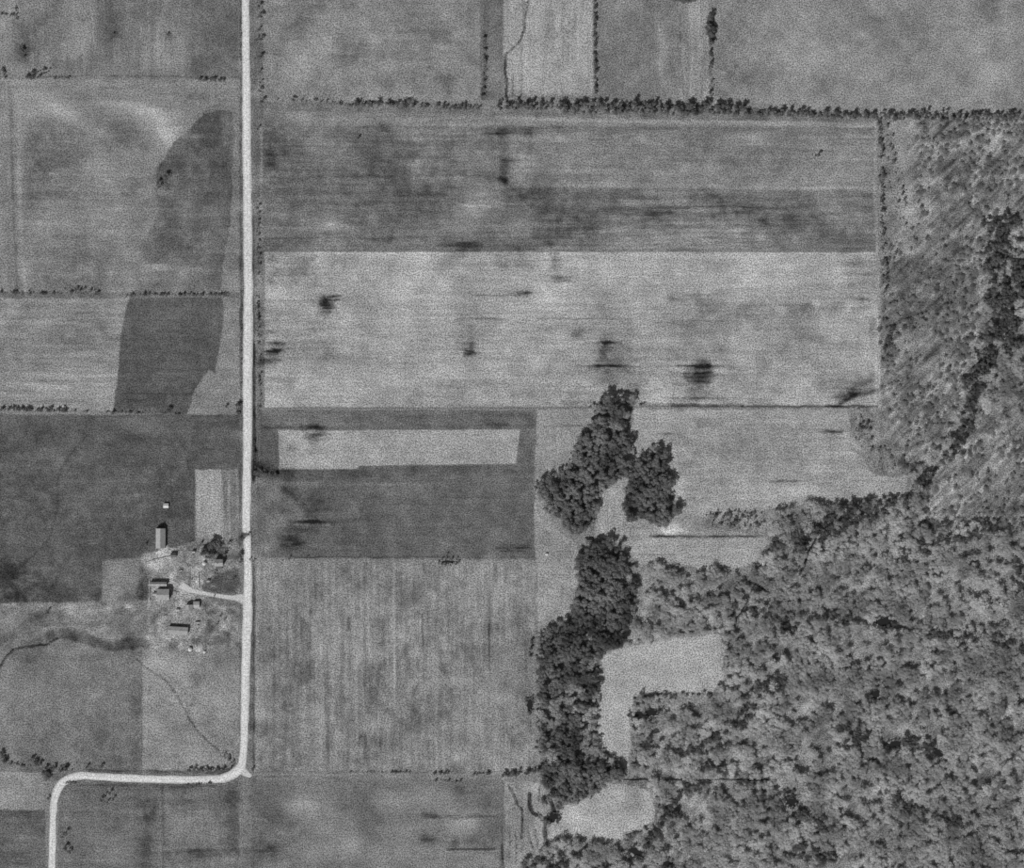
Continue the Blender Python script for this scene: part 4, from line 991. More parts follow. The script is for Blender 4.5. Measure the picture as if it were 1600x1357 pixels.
def row(pts, n, r0, r1, h0, h1, label, group, meshes=None, jit=2.0, shrub=False, gap=0.0):
    L = [0]
    for a, b in zip(pts[:-1], pts[1:]): L.append(L[-1] + math.hypot(b[0] - a[0], b[1] - a[1]))
    for k in range(int(n * 2.4)):            # low brush under and between them
        t = rh.random() * L[-1]; i = max(j for j in range(len(L) - 1) if L[j] <= t); t = (t - L[i]) / (L[i + 1] - L[i])
        UNDER.append((pts[i][0] + (pts[i + 1][0] - pts[i][0]) * t + rh.uniform(-jit, jit) * 1.2, pts[i][1] + (pts[i + 1][1] - pts[i][1]) * t + rh.uniform(-jit, jit) * 1.2, rh.uniform(0.6, 1.05) * r0, rh.uniform(0.3, 0.55) * h0))
    for k in range(n):
        if rh.random() < gap: continue
        s = min(max(k + rh.uniform(-1.3, 2.3), 0.05), n - 0.05) / n * L[-1]
        i = max(j for j in range(len(L) - 1) if L[j] <= s)
        t = (s - L[i]) / (L[i + 1] - L[i])
        x = pts[i][0] + (pts[i + 1][0] - pts[i][0]) * t; y = pts[i][1] + (pts[i + 1][1] - pts[i][1]) * t
        PENDING.append((x + rh.uniform(-jit, jit) * 0.6, y + rh.uniform(-jit, jit), 1.22 * rh.uniform(r0, r1), rh.uniform(h0, h1), meshes or ME_HM, label, group, shrub, rh.randrange(1000)))


ORD = ['topmost', 'second', 'third', 'fourth', 'fifth', 'sixth', 'seventh', 'eighth', 'ninth', 'tenth', 'eleventh', 'lowest']
RT = [(406, 10, 3.2), (409, 25, 4.2), (407, 46, 2.4), (410, 60, 3.4), (403, 62, 2.2), (410, 88, 3.6), (408, 112, 2.0), (408, 141, 3.2), (411, 158, 3.4), (405, 200, 2.4), (409, 128, 1.8), (405, 324, 2.6)]
RT.sort(key=lambda t: t[1])
for k, (x, y, r) in enumerate(RT):
    tree(x - 2, y + 2, r, 4 + r * 1.4, ME_HD, f'{ORD[k]} small tree of the row down the east side of the road, near the top', 'roadside trees near the top')
row([(548, 162), (660, 164)], 17, 2.2, 4.0, 5, 9, 'small dark tree in the thickest clump of the hedgerow below the light top field', 'hedgerow trees below the light top field', ME_HM, 3.5)
row([(495, 158), (548, 164)], 6, 1.4, 2.4, 3, 4.5, 'low shrub in the thin west end of the long hedgerow', 'low shrubs at the west end of the long hedgerow', shrub=True)
row([(415, 157), (495, 158)], 3, 1.2, 1.8, 2.5, 3.5, 'tiny shrub in the sparse start of the long hedgerow beside the road', 'tiny hedgerow shrubs beside the road', shrub=True)
tree(458, 157, 3.6, 7, ME_HD, 'lone dark bushy tree on the hedgerow, closest to the road', k=3)
row([(664, 166), (750, 168)], 14, 1.6, 2.8, 3.5, 6, 'shrubby tree in the thin middle of the long hedgerow', 'thin middle hedgerow trees', ME_HM, 3)
row([(778, 164), (880, 167)], 17, 2.4, 4.4, 6, 10, 'dark tree in the long row below the bright ditch field', 'tree row below the bright ditch field', ME_HD, 6)
row([(880, 168), (1060, 170)], 44, 2.6, 5.0, 6, 11, 'dark tree in the middle of the long tree row', 'middle of the long tree row', ME_HM, 8)
row([(1060, 172), (1165, 172)], 24, 3.4, 5.8, 7, 12, 'dark tree in the densest clump of the long tree row', 'densest clump of the long tree row', ME_HD, 7)
row([(1180, 176), (1370, 183)], 30, 2.6, 4.2, 6, 9, 'dark round tree in the row under the broad top right pasture', 'tree row under the broad pasture', ME_HM, 3.5)
row([(1370, 182), (1600, 184)], 36, 2.4, 4.4, 6, 10, 'grey tree in the hedgerow between the pasture and the wood', 'hedgerow between pasture and wood', ME_HM, 5)
row([(930, -20), (929, 50), (930, 100), (931, 152)], 30, 1.8, 3.0, 3.5, 6, 'small dark shrub in the thin vertical hedge at the top', 'thin vertical hedge at the top', ME_HD, 1.2, shrub=True)
row([(1110, 28), (1111, 62)], 11, 3.6, 5.4, 7, 10, 'dark tree in the upright clump at the top, beside the broad pasture', 'upright clump beside the broad pasture', ME_HD, 5)
row([(1110, 62), (1111, 110)], 7, 1.8, 2.8, 4, 6, 'small tree strung below the upright clump beside the broad pasture', 'small trees below the upright clump', ME_HM, 3)
row([(1112, 130), (1108, 160)], 4, 2.0, 3.0, 5, 7, 'small tree where the broad pasture fence meets the long row', 'trees where fence meets long row', ME_HM, 4)
row([(1058, -2), (1086, 1)], 6, 5.0, 6.5, 8, 10, 'dark tree of the clump cut by the top edge', 'clump cut by the top edge', ME_HD, 3)
row([(757, 52), (759, 100), (754, 150)], 9, 1.8, 2.8, 4, 6, 'small shrub on the left edge of the dark top strip', 'shrubs on the dark top strip', ME_HM, 2, shrub=True)
row([(1374, 190), (1378, 260), (1380, 370)], 24, 1.6, 2.9, 3, 5.5, 'brushy tree in the upright row on the right side of the crop fields', 'upright brushy row right of the crop fields', ME_HM, 4)
row([(1382, 385), (1386, 440), (1384, 470)], 8, 1.8, 2.8, 3.5, 6, 'small brush tree beside the top right corner of the stubble field', 'brush beside the stubble field corner', ME_HM, 4)
row([(1382, 545), (1394, 515)], 7, 2.4, 3.6, 5, 8, 'dark tree in the slanting clump right of the big stubble field', 'slanting clump right of the stubble field', ME_HD, 3)
row([(1392, 395), (1440, 415), (1500, 430), (1520, 550)], 14, 1.4, 2.4, 2.5, 4, 'scattered low bush in the brushy pasture right of the stubble field', 'scattered bushes of the brushy pasture', ME_HM, 22, shrub=True)
row([(1384, 200), (1420, 370)], 14, 1.6, 2.6, 3, 5, 'small bush in the pale strip left of the wood, upper right', 'bushes of the pale strip', ME_HM, 10, shrub=True)
# west rows
row([(0, 458), (40, 458), (95, 459)], 10, 1.6, 2.4, 2.8, 4.5, 'small shrub at the west end of the upper left fence line', 'west shrubs of the upper left fence line', ME_HD, 1.5, shrub=True)
row([(105, 453), (160, 458)], 7, 1.8, 2.8, 3, 5, 'shrub in the ragged middle of the upper left fence line', 'middle shrubs of the upper left fence line', ME_HM, 3.5, shrub=True)
row([(196, 461), (360, 461)], 28, 1.4, 2.4, 2.5, 4, 'dark low shrub along the fence line between the two dark fields', 'low shrubs between the two dark fields', ME_HD, 1.4, shrub=True)
row([(0, 639), (105, 641)], 26, 1.8, 2.8, 3, 5, 'dark shrub in the thick west part of the lower left hedge', 'thick west part of the lower left hedge', ME_HD, 2.2, shrub=True)
row([(110, 643), (290, 647)], 14, 1.0, 1.8, 2, 3, 'thin low shrub in the lower left hedge below the plowed field', 'thin shrubs of the lower left hedge', ME_HM, 1.2, shrub=True)
tree(176, 645, 3.4, 5, ME_HD, 'round dark bush on the lower left hedge at the plowed field corner', k=1, name='shrub', cat='shrub')
tree(264, 641, 4.0, 7, ME_HD, 'largest dark tree on the lower left hedge, under the plowed field', k=2)
tree(353, 636, 3.0, 5.5, ME_HM, 'small grey tree at the right end of the lower left hedge', k=4)
row([(372, 630), (374, 650)], 3, 2, 3, 4, 6, 'dark shrub crowding the road edge at the lower left hedge', 'shrubs crowding the road edge', ME_HD, 3, shrub=True)
tree(135 / 3.81, 310 / 3.81, 4.4, 7, ME_HD, 'dark bushy tree in the top left pasture, largest there', k=1)
tree(38, 90, 2.2, 4, ME_HM, 'small bush just below the largest tree of the top left pasture', k=2, name='shrub', cat='shrub')
row([(40, 122), (64, 121)], 5, 2.0, 2.8, 3.5, 5, 'dark shrub at the left fence corner below the top left pasture', 'shrubs at the left fence corner', ME_HD, 1.6, shrub=True)
row([(50, 114), (78, 110)], 4, 2.0, 2.8, 3.5, 5, 'slanting dark bush just above the left fence corner', 'bushes above the left fence corner', ME_HM, 3, shrub=True)
row([(85, 122), (108, 122)], 3, 1.4, 2, 2.5, 3.5, 'small shrub east of the left fence corner', 'small shrubs east of the fence corner', ME_HM, 1.5, shrub=True)
row([(3, 108), (10, 120)], 3, 1.6, 2.2, 3, 4, 'dark shrub at the left picture edge above the fence', 'shrubs at the left picture edge', ME_HD, 2.5, shrub=True)
row([(312, 125), (350, 125)], 9, 1.8, 2.8, 3, 5, 'dark shrub in the short thick hedge beside the road, upper left', 'short thick hedge beside the road', ME_HD, 1.3, shrub=True)
row([(2, 22), (27, 24)], 4, 1.4, 2, 2.5, 3.5, 'small dark shrub in the top left corner', 'top left corner shrubs', ME_HD, 1.2, shrub=True)
row([(25, 8), (27, 30)], 3, 1.4, 2.2, 2.5, 4, 'small shrub in the short upright row of the top left corner', 'short upright row of the corner', ME_HM, 1.2, shrub=True)
tree(262, 55, 2.6, 4.5, ME_HD, 'single small dark bush in the middle of the top left pasture', k=3, name='shrub', cat='shrub')
tree(178, 53, 2.2, 3, ME_HM, 'faint low bush left of centre in the top left pasture', k=0, name='shrub', cat='shrub')
for k, (x, y, r, lb) in enumerate([(259, 279, 4.6, 'large dark tree at the left edge of the dark curved crop strip'), (247, 286, 3.0, 'smaller dark tree touching the large one at the dark curved crop strip'), (250, 293, 2.4, 'low bush below the pair of trees at the dark curved crop strip')]):
    tree(x, y, r, 5 + r, ME_HD, lb, k=k)
row([(376, 35), (377, 95)], 4, 1.0, 1.5, 2, 3, 'tiny dark shrub on the west verge of the road, near the top', 'tiny west verge shrubs near the top', ME_HD, 1, shrub=True)
row([(377, 455), (377, 600)], 9, 1.0, 1.6, 2, 3, 'tiny dark shrub on the west verge of the road beside the pale wedge', 'tiny west verge shrubs beside the pale wedge', ME_HD, 1, shrub=True)
row([(404, 330), (405, 430)], 9, 1.4, 2.4, 2.5, 4, 'small shrub on the east verge of the road beside the crop field', 'east verge shrubs beside the crop field', ME_HM, 2.5, shrub=True)
row([(403, 460), (403, 500)], 5, 1.6, 2.4, 3, 5, 'dark shrub on the east verge beside the big stubble field', 'east verge shrubs beside the stubble field', ME_HD, 2, shrub=True)
row([(404, 500), (407, 636)], 14, 1.2, 2.0, 2, 3.5, 'scraggly grey shrub in the roadside row beside the big stubble field', 'scraggly roadside shrubs', ME_HM, 2.5, shrub=True)
row([(400, 735), (432, 740)], 6, 2.0, 3.0, 3, 5, 'dark bush in the clump on the road bank below the bright strip', 'clump on the road bank', ME_HD, 3.5, shrub=True)
row([(398, 690), (398, 748)], 6, 1.4, 2.2, 2.5, 4, 'dark bush lining the road ditch beside the dark plowed block', 'bushes lining the road ditch', ME_HD, 1.2, shrub=True)
# pond with bushes on the field line
pond(ell(701, 878, 11, 1.9, 0, seed=14), 'narrow dark farm pond ringed by bushes on the line between two fields', name='pond')
for k, (x, y, r) in enumerate([(686, 878, 2.3), (690, 881.5, 2.2), (696, 882.5, 2.0), (717, 878, 2.4), (712, 881.5, 2.3), (704, 882.8, 2.0), (697, 873.8, 1.9), (706, 873.6, 1.9), (691, 874.6, 1.9), (713, 874.4, 1.9)]):
    tree(x, y, r, 2.4 + 0.3 * k, ME_HD, 'low dark bush on the bank of the narrow farm pond', 'bushes round the narrow farm pond', name='shrub', cat='shrub', k=k)
for k, (x, y, r, lb) in enumerate([(452, 873, 1.8, 'small dark bush on the fence line east of the farm drive, nearer the road'), (480, 872, 1.5, 'small dark bush on the fence line, second from the road'), (698, 868, 1.4, 'tiny bush just above the narrow farm pond'), (440, 880, 1.4, 'tiny grey bush just below the fence line near the road'),
                                   (560, 217, 2.6, 'single dark bush in the dark crop field below the hedgerow clump'), (1278, 243, 3.4, 'single dark slanting tree in the crop field, upper right'), (1272, 248, 2.0, 'small bush beside the slanting tree in the crop field'),
                                   (76, 955, 2.0, 'small dark bush in the rough meadow by the left field edge'), (1030, 949, 2.8, 'single small black tree in the brushy wood edge right of the dark belt'), (1373, 704, 2.8, 'dark tree on the fence line right of the ragged bright field'),
                                   (1373, 722, 2.0, 'small tree below the dark one right of the ragged bright field'), (1395, 733, 2.6, 'dark bush at the corner where the creek wood begins'), (1062, 796, 2.0, 'small tree off the right corner of the compact grove'), (1030, 822, 3.6, 'dark tree at the southern tip of the compact grove'), (912, 676, 3.4, 'dark tree standing just left of the northern woodlot lobe')]):
    tree(x, y, r, 3 + r * 1.3, ME_HD, lb, k=k, name='shrub' if r < 2.5 else 'tree', cat='shrub' if r < 2.5 else 'tree')
# south rows
row([(2, 1178), (12, 1192)], 5, 2.4, 3.4, 5, 7, 'dark tree in the clump at the left edge above the small pale field', 'clump at the left edge above the pale field', ME_HD, 4)
row([(52, 1184), (62, 1196)], 4, 2.2, 3.0, 5, 7, 'dark tree in the second clump above the small pale field', 'second clump above the pale field', ME_HD, 3)
row([(72, 1202), (112, 1200)], 8, 2.2, 3.4, 4, 7, 'dark tree massed at the road bend, outer side', 'trees massed at the road bend', ME_HD, 4)
row([(70, 1208), (80, 1216)], 5, 2.6, 3.6, 5, 7, 'largest dark tree massed right beside the road bend', 'largest trees beside the road bend', ME_HD, 4)
tree(76, 1247, 2.6, 5, ME_HD, 'small dark tree on the left verge just below the road bend', k=2)
for k, (x, y, lb) in enumerate([(137, 1198, 'left one of two small trees on the verge north of the westward road'), (159, 1197, 'right one of two small trees on the verge north of the westward road')]):
    tree(x, y, 3.0, 5.5, ME_HD, lb, k=k + 1)
row([(18, 1194), (50, 1198)], 5, 1.4, 2.2, 2.5, 4, 'small shrub between the two clumps above the small pale field', 'shrubs between the two clumps', ME_HM, 1.5, shrub=True)
row([(292, 1203), (362, 1203)], 14, 1.8, 3.0, 3, 6, 'dark shrub in the thick hedge north of the road near the corner', 'thick hedge near the road corner', ME_HD, 2.5, shrub=True)
row([(352, 1180), (368, 1196)], 5, 1.4, 2.4, 3, 4.5, 'grey shrub where the ditch reaches the road corner', 'shrubs at the ditch end', ME_HM, 4, shrub=True)
row([(104, 1224), (118, 1223)], 4, 1.4, 2.0, 2, 3.5, 'low shrub hugging the inside of the road bend', 'shrubs inside the road bend', ME_HM, 1.2, shrub=True)
row([(290, 1226), (330, 1224)], 7, 1.0, 1.8, 2, 3, 'low shrub on the south verge of the westward road', 'south verge shrubs', ME_HD, 1.2, shrub=True)
tree(395, 1203, 3.0, 4.5, ME_HD, 'round dark shrub at the road corner, on the east side', k=1, name='shrub', cat='shrub')
for k, (x, y, r, lb) in enumerate([(173, 1239, 3.0, 'topmost tree of the small cluster inside the road bend'), (158, 1250, 3.4, 'left tree of the small cluster inside the road bend'), (177, 1249, 2.4, 'right tree of the small cluster inside the road bend'), (168, 1254, 2.4, 'lowest tree of the small cluster inside the road bend'), (165, 1243, 2.2, 'smallest tree in the middle of the cluster inside the road bend'),
                                   (104, 1302, 3.2, 'slender dark tree beside the road, above the pair at bottom left'), (98, 1308, 2.4, 'low dark bush at the foot of the slender roadside tree'), (102, 1325, 4.0, 'larger of the two dark trees beside the road at bottom left'), (109, 1331, 3.4, 'smaller of the two dark trees beside the road at bottom left')]):
    tree(x, y, r, 4 + r, ME_HD, lb, k=k)
row([(545, 1206), (640, 1207)], 9, 1.0, 1.7, 1.6, 2.6, 'thin low shrub on the fence line under the square field, centre', 'thin shrubs under the square field', ME_HM, 1, shrub=True)
row([(610, 1207), (636, 1206)], 4, 1.4, 2.0, 2.2, 3, 'dark low shrub in the short patch under the square field', 'short dark patch under the square field', ME_HD, 0.8, shrub=True)
row([(678, 1209), (700, 1208)], 5, 1.8, 2.6, 3, 4.5, 'dark shrub in the thicker clump under the square field', 'thicker clump under the square field', ME_HD, 1.4, shrub=True)
row([(740, 1210), (764, 1209)], 5, 1.6, 2.4, 3, 4, 'dark shrub in the eastern clump under the square field', 'eastern clump under the square field', ME_HD, 1.4, shrub=True)
row([(680, 1220), (722, 1221)], 5, 1.4, 2.2, 2.4, 3.5, 'dark shrub in the second row below the clump', 'second row below the clump', ME_HD, 1.2, shrub=True)
row([(786, 1212), (845, 1203)], 14, 2.0, 3.4, 4, 7, 'dark tree in the short row joining the square field corner to the wood', 'short row joining field corner and wood', ME_HD, 2.2)
row([(846, 1245), (852, 1255)], 4, 2.2, 3, 4, 6, 'dark bush between the gullies in the pale gullied meadow', 'bushes between the gullies', ME_HD, 3, shrub=True)
row([(832, 990), (828, 1030)], 5, 1.8, 2.8, 3, 6, 'small tree on the edge of the square field beside the wood', 'trees on the edge of the square field', ME_HM, 1.8)
row([(1112, 810), (1190, 812)], 26, 1.8, 3.0, 3, 6, 'grey bush in the brushy tongue below the ragged bright field', 'brushy tongue below the bright field', ME_HM, 12, shrub=True)
row([(1340, 650), (1362, 690)], 10, 2.0, 3.0, 3, 6, 'grey bush in the dark notch right of the ragged bright field', 'dark notch bushes', ME_HM, 14, shrub=True)
for k, (x, y) in enumerate([(912, 1314), (936, 1238), (915, 1244)]):
    tree(x, y, 2.6, 5, ME_HM, ('small tree on the lower rim', 'small tree on the upper rim', 'slanting small tree left of the upper rim tree')[k] + ' of the bottom clearing', k=k)
for k, (x, y) in enumerate([(522, 1325), (505, 1337), (528, 1339), (546, 1343), (571, 1267), (565, 1269), (604, 1342), (607, 1350)]):
    tree(x, y, 0.9, 1.4, ME_HD, 'tiny dark bush dotted in the blotchy pasture along the bottom edge', 'tiny bushes of the bottom pasture', name='shrub', cat='shrub', k=k)

# ------------------------------------------------------------------ farm buildings
ROOF_P = grey('pale_roof', 160, 0.3, 0.55, 4)
ROOF_W = grey('white_roof', 200, 0.08, 0.6, 3)
ROOF_M = grey('weathered_roof', 150, 0.34, 0.5, 4)
ROOF_D = grey('dark_shingle_roof', 96, 0.18, 0.9, 3)
WALL_W = grey('white_boards', 190, 0.1, 1.5)
WALL_M = grey('grey_boards', 130, 0.2, 1.5)
WALL_D = grey('dark_boards', 80, 0.2, 1.5)
DOOR_M = grey('door_boards', 60, 0.2, 2)
GLASS = grey('window_glass', 40, 0.05, 2, rough=0.2)
BRICK = grey('brick', 90, 0.2, 4)
CONC = grey('concrete', 160, 0.12, 1)


def gable(name, label, cat, px0, px1, py0, py1, eave, ridge, axis='x', rz=0.0, roof=None, wall=None, door=None, windows=3, chimney=False, over=0.4):
    """gabled building on the px rectangle; axis: ridge direction"""
    cx, cy = (px0 + px1) / 2, (py0 + py1) / 2
    A, B = (px1 - px0) * M_PX / 2, (py1 - py0) * M_PX / 2
    if axis == 'y': A, B = B, A; rz = rz + math.pi / 2
    e = bpy.data.objects.new(name, None); C.objects.link(e)
    e.location = W(cx, cy); e.rotation_euler = (0, 0, rz)
    tag(e, label, cat)
    A -= over; B -= over
    mb = MB()
    mb.add([(-A, -B, 0), (A, -B, 0), (A, B, 0), (-A, B, 0), (-A, -B, eave), (A, -B, eave), (A, B, eave), (-A, B, eave), (-A, 0, ridge), (A, 0, ridge)],
           [(0, 1, 5, 4), (2, 3, 7, 6), (1, 2, 6, 9, 5), (3, 0, 4, 8, 7), (0, 3, 2, 1)])
    mb.build('wall', wall or WALL_M, e)
    sl = (ridge - eave) / B; t = 0.18
    rb = MB(); oa, ob = A + over, B + over
    ze = ridge - sl * ob
    for s in (-1, 1):
        q = [(-oa, 0, ridge + .05), (oa, 0, ridge + .05), (oa, s * ob, ze + .05), (-oa, s * ob, ze + .05)]
        lo = [(x, y, z + t) for x, y, z in q]
        f = [(0, 1, 2, 3), (4, 7, 6, 5), (0, 4, 5, 1), (1, 5, 6, 2), (2, 6, 7, 3), (3, 7, 4, 0)]
        if s > 0: f = [g[::-1] for g in f]
        rb.add(q + lo, f)
        n = max(2, int(oa * 2 / 1.2))        # standing seams
        for k in range(1, n):
            x = -oa + 2 * oa * k / n
            q = [(x - .04, 0, ridge + .05 + t), (x + .04, 0, ridge + .05 + t), (x + .04, s * ob, ze + .05 + t), (x - .04, s * ob, ze + .05 + t)]
            rb.add(q + [(a, b, c + .07) for a, b, c in q], f)
    rf = rb.build('roof', roof or ROOF_M, e)
    MB().box(-oa, oa, -.18, .18, ridge + t + .03, ridge + t + .14).build('ridge_cap', roof or ROOF_M, rf)
    dh = min(eave * 0.8, 3.2); dw = min(B * 0.6, 2.0)
    dr = MB().box(A, A + .08, -dw, dw, 0.02, dh).build('door', DOOR_M, e)
    MB().box(A + .08, A + .14, dw * .6, dw * .6 + .1, 1.0, 1.3).build('handle', WALL_W, dr)
    for s in (-1, 1):
        for k in range(windows):
            x = -A + 2 * A * (k + .5) / windows
            f = MB().box(x - .55, x + .55, min(s * B, s * (B + .06)), max(s * B, s * (B + .06)), eave * .42, eave * .42 + 1.0).build('window', WALL_W, e)
            MB().box(x - .45, x + .45, min(s * (B + .06), s * (B + .09)), max(s * (B + .06), s * (B + .09)), eave * .42 + .1, eave * .42 + .9).build('pane', GLASS, f)
    if chimney:
        MB().box(-A * .3 - .4, -A * .3 + .4, -.4 - B * .2, .4 - B * .2, ridge - 1.2, ridge + 1.0).build('chimney', BRICK, rf)
    return e


gable('barn', 'long pale-roofed barn with its ridge running up the picture, northernmost large farm building', 'barn', 244, 259, 826, 857, 4.2, 8.2, 'y', roof=ROOF_P, wall=WALL_W)
gable('barn', 'main square barn with the biggest black shadow, in the middle of the farmyard', 'barn', 246, 265, 920.5, 938, 6.4, 8.6, 'x', roof=ROOF_M, wall=WALL_M)
gable('cattle_shed', 'long low shed along the north side of the main barn', 'shed', 235, 261, 909.5, 916, 4.6, 5.8, 'x', roof=ROOF_M, wall=WALL_M)
gable('poultry_house', 'long narrow low building with a straight black shadow, south side of the yard', 'shed', 263, 294, 979.5, 991, 3.9, 5.0, 'x', rz=R(-3.5), roof=ROOF_M, wall=WALL_M, windows=6)
gable('corn_crib', 'left one of the two joined-looking sheds east of the main barn', 'shed', 290, 302, 945, 954, 4.4, 6.4, 'y', roof=ROOF_M, wall=WALL_M, windows=2)
gable('garage', 'right pale-roofed one of the two sheds by the farm drive', 'garage', 302.5, 312, 940, 950, 3.2, 4.4, 'x', roof=ROOF_P, wall=WALL_W, windows=2)
hs = gable('farmhouse', 'farmhouse among dark yard trees, between the garden plot and the drive', 'house', 336, 349, 874, 885, 6.2, 8.2, 'x', roof=ROOF_M, wall=WALL_W, windows=3, chimney=True)
mb = MB().box(-3.4, 3.4, -7.4, -4.42, 0, 2.6); pc = mb.build('porch', WALL_W, hs); MB().box(-3.7, 3.7, -7.7, -4.42, 2.603, 2.8).build('porch_roof', ROOF_D, pc)
gable('tool_shed', 'small dark-roofed shed just south-east of the northern barn', 'shed', 267, 275.5, 864, 871, 3.0, 4.4, 'x', roof=ROOF_D, wall=WALL_D, windows=1)
gable('outhouse', 'tiny shed north of the yard, between the dark-roofed shed and the yard trees', 'shed', 300, 305, 860, 864.5, 2.6, 3.8, 'x', roof=ROOF_M, wall=WALL_M, windows=1)
gable('well_house', 'small white-roofed hut alone in the dark field north of the barn', 'shed', 255.5, 263.5, 787, 794, 2.4, 3.4, 'x', roof=ROOF_W, wall=WALL_W, windows=1)
gable('calf_shed', 'tiny shed against the west side of the main barn', 'shed', 239, 246.5, 926, 931, 2.0, 2.8, 'x', roof=ROOF_M, wall=WALL_M, windows=1)
gable('feed_shed', 'tiny low shed between the main barn and the long narrow building', 'shed', 275, 280.5, 951, 955, 2.0, 2.8, 'x', roof=ROOF_P, wall=WALL_M, windows=1)
gable('wash_house', 'tiny shed in the grassy yard south of the farmhouse', 'shed', 323, 328, 905.5, 910, 2.2, 3.2, 'x', roof=ROOF_M, wall=WALL_D, windows=1)
gable('hunting_cabin', 'tiny dark cabin in the gap between the woodlot lobes', 'shed', 917, 925, 842, 847, 3.0, 4.2, 'x', roof=ROOF_D, wall=WALL_D, windows=1)
gable('calf_shed', 'tiny white hut below the pale corridor, at the square field corner', 'shed', 852, 856, 864.5, 868, 1.6, 2.2, 'x', roof=ROOF_W, wall=WALL_W, windows=1)
gable('loading_shed', 'tiny low shed east of the long narrow building', 'shed', 305, 312, 971, 974, 1.6, 2.2, 'x', roof=ROOF_M, wall=WALL_M, windows=1)


def tank(px, py, r, h, label):
    e = bpy.data.objects.new('water_tank', None); C.objects.link(e); e.location = W(px, py); tag(e, label, 'tank')
    MB().tube([(0, 0, 0), (0, 0, h)], [r, r], 20).build('shell', ROOF_W, e)
    MB().tube([(0, 0, h + .003), (0, 0, h + r * .45)], [r * 1.04, .2], 20).build('cone_roof', ROOF_W, e)
    return e
tank(297, 1015, 2.4, 2.6, 'round white tank at the south end of the farmyard')
tank(319.5, 1019, 1.5, 1.6, 'smaller round white tank south of the farmyard, right of the big one')
tank(319, 881, 2.2, 3.2, 'round pale cistern in the shade left of the farmhouse')


def wagon(px, py, rz, label):
    e = bpy.data.objects.new('farm_wagon', None); C.objects.link(e); e.location = W(px, py); e.rotation_euler = (0, 0, rz); tag(e, label, 'wagon')
    b = MB().box(-2.4, 2.4, -1.1, 1.1, 0.9, 1.0)
    for a in ((-2.4, 2.4, -1.1, -1.03), (-2.4, 2.4, 1.03, 1.1), (-2.4, -2.33, -1.03, 1.03), (2.33, 2.4, -1.03, 1.03)): b.box(*a, 1.003, 1.6)
    b.build('wagon_box', ROOF_P, e)
    for x in (-1.6, 1.6):
        for y in (-1.25, 1.25):
            MB().tube([(x, y - .08, .5), (x, y + .08, .5)], [.5, .5], 12).build('wheel', DOOR_M, e)
    MB().tube([(2.4, 0, .7), (4.6, 0, .4)], [.07, .05], 6).build('drawbar', DOOR_M, e)
    return e
wagon(309, 980, R(80), 'pale farm wagon parked in the yard right of the long narrow building')
wagon(282, 893, R(20), 'farm wagon standing in the open yard north-east of the main barn')


def fence(pts, label, step=5.0, h=1.5, mat=None, rail=0.16):
    e = bpy.data.objects.new('board_fence', None); C.objects.link(e); e.location = W(*pts[0]); tag(e, label, 'fence')
    o = W(*pts[0])
    for a, b in zip(pts[:-1], pts[1:]):
        A, B = W(*a) - o, W(*b) - o; L = (B - A).length; n = max(1, int(L / step))
        for k in range(n):
            p = A.lerp(B, k / n)
            MB().box(p.x - .1, p.x + .1, p.y - .1, p.y + .1, 0, h).build('post', mat or WALL_D, e)
        d_ = (B - A).normalized(); nn = Vector((-d_.y, d_.x, 0)) * rail / 2
        r = MB()
        for z in (0.45, 0.9, 1.3):
            r.add([A + nn + Vector((0, 0, z)), B + nn + Vector((0, 0, z)), B - nn + Vector((0, 0, z)), A - nn + Vector((0, 0, z)), A + nn + Vector((0, 0, z + .14)), B + nn + Vector((0, 0, z + .14)), B - nn + Vector((0, 0, z + .14)), A - nn + Vector((0, 0, z + .14))],
                  [(0, 3, 2, 1), (4, 5, 6, 7), (0, 1, 5, 4), (1, 2, 6, 5), (2, 3, 7, 6), (3, 0, 4, 7)])
        r.build('rail', mat or WALL_D, e)
    return e


fence([(226, 880), (240, 875), (262, 870), (272, 868)], 'dark board fence slanting across the yard below the northern barn')
fence([(310.5, 894), (311, 905), (312, 920)], 'short dark upright fence in the yard left of the farmhouse lawn')
fence([(233.6, 940), (234, 905)], 'pale board fence between the west lot and the barns', mat=WALL_W, rail=0.3, h=1.2)
fence([(326, 857), (362, 858)], 'dark board fence along the south end of the garden plot')
fence([(268, 924), (280, 926)], 'short dark fence right of the main barn')

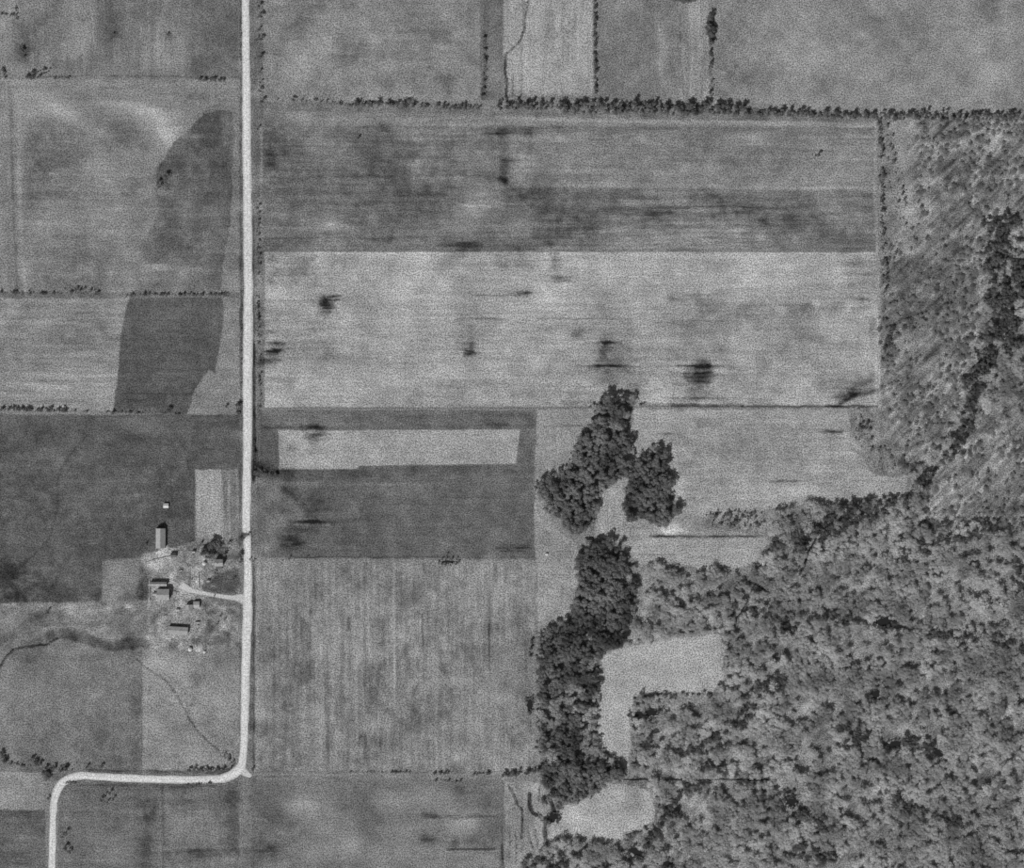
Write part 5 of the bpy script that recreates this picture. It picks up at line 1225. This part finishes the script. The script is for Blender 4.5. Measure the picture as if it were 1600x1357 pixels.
# yard trees
for k, (x, y, r, h, ms, lb) in enumerate([
        (343, 857, 5.4, 8, ME_HM, 'broad feathery yard tree directly above the farmhouse'), (315, 866, 4.6, 8, ME_HM, 'feathery tree west of the yard clump, by the pale cistern'), (333, 845, 4.4, 8, ME_HM, 'feathery tree at the foot of the garden plot'), (318, 858, 4.0, 7, ME_HM, 'grey tree between the tiny shed and the yard clump'), (352, 866, 3.6, 6, ME_HM, 'small feathery tree off the north-east corner of the farmhouse'), (358, 850, 3.0, 5, ME_HM, 'grey bush beside the fence at the end of the garden plot'),
        (331, 853, 6.6, 11, ME_LOT, 'large dark tree at the north end of the farm garden, above the house'), (340, 849, 4.6, 8, ME_HM, 'smaller tree touching the large one above the farmhouse'), (323, 862, 6.2, 10, ME_LOT, 'dark yard tree left of the farmhouse, nearest the tiny shed'),
        (330, 868, 5.2, 9, ME_LOT, 'dark yard tree right against the northwest corner of the farmhouse'), (324, 871, 3.4, 8, ME_HD, 'lower dark yard tree left of the farmhouse'), (313, 852, 2.8, 6, ME_HM, 'small grey tree at the bottom corner of the garden plot'),
        (377, 842, 5.0, 8, ME_LOT, 'dark tree overhanging the west edge of the road above the farm'), (388, 836, 3.0, 5, ME_HM, 'small tree on the road edge, right of the overhanging one'), (375, 868, 4.4, 7, ME_LOT, 'dark tree between the farmhouse lawn and the road'), (391, 874, 2.0, 4, ME_HD, 'small dark bush at the east edge of the road opposite the farmhouse'), (397, 877, 2.0, 4, ME_HD, 'small dark bush on the fence corner east of the road'),
        (375, 878, 2.6, 5, ME_HM, 'low grey bush under the dark tree by the lawn'), (350, 880, 2.0, 6, ME_HD, 'narrow dark tree against the east wall of the farmhouse'), (229, 850, 2.6, 4, ME_HM, 'faint low bush left of the northern barn'), (345, 962, 2.0, 4, ME_HD, 'small dark bush in the orchard south of the drive'),
        (340, 975, 2.0, 4, ME_HM, 'small grey orchard tree, left of the pale patch'), (352, 968, 1.8, 4, ME_HM, 'small grey orchard tree, above the pale patch'), (300, 905, 1.6, 3, ME_HM, 'tiny bush in the open yard left of the short upright fence'), (335, 932, 1.6, 3, ME_HM, 'tiny bush on the south edge of the drive'),
        (336, 895, 2.4, 5, ME_HM, 'grey bush on the lawn below the farmhouse'), (366, 905, 2.2, 5, ME_HD, 'small dark tree on the lawn by the drive mouth')]):
    tree(x, y, r, h, ms, lb, k=k)

# the largest of the row trees and shrubs stand as objects of their own, the countless small rest is one growth
for shrub, most in ((False, 115), (True, 215)):
    it = sorted([t for t in PENDING if t[7] == shrub], key=lambda t: -t[2])
    own, rest = [t for t in it if in_frame(t)][:most], None
    ids = set(id(t) for t in own)
    groups = {}
    for t in own: groups.setdefault(t[6], []).append(t)
    for (x, y, r, h, ms, lb, gr, sh, k) in own:
        g = groups[gr]
        if len(g) > 3 and len(lb.split()) <= 13:
            if g[0][:2] == (x, y): lb = lb + ', the broadest'
            else:
                xs = [q[0] for q in g]; ys = [q[1] for q in g]; wide = max(xs) - min(xs) > max(ys) - min(ys)
                v, lo, hi = (x, min(xs), max(xs)) if wide else (y, min(ys), max(ys))
                t = (v - lo) / (hi - lo)
                nm = (('west', 'middle', 'east') if wide else ('upper', 'middle', 'lower'))[min(2, int(t * 3))]
                lb = lb + ', ' + nm + ' third'; gr = gr + ', ' + nm + ' third'
        tree(x, y, r, h, ms, lb, gr, name='shrub' if shrub else 'tree', cat='shrub' if shrub else 'tree', k=k)
    rest = [(t[0], t[1], t[2], t[3]) for t in it if id(t) not in ids]
    if shrub: mass('hedge_undergrowth', CR_HEDGE, rest, LEAF_DARK, 'countless small low shrubs scattered along the hedges and fence lines', 'undergrowth')
    else: mass('hedgerow_growth', CR_HEDGE, rest, LEAF_DARK, 'countless smaller trees filling the hedgerows between the fields', 'hedgerow')
mass('hedge_brush', CR_HEDGE, UNDER, LEAF_DARK, 'low grey brush filling the foot of every hedgerow between the fields', 'brush')
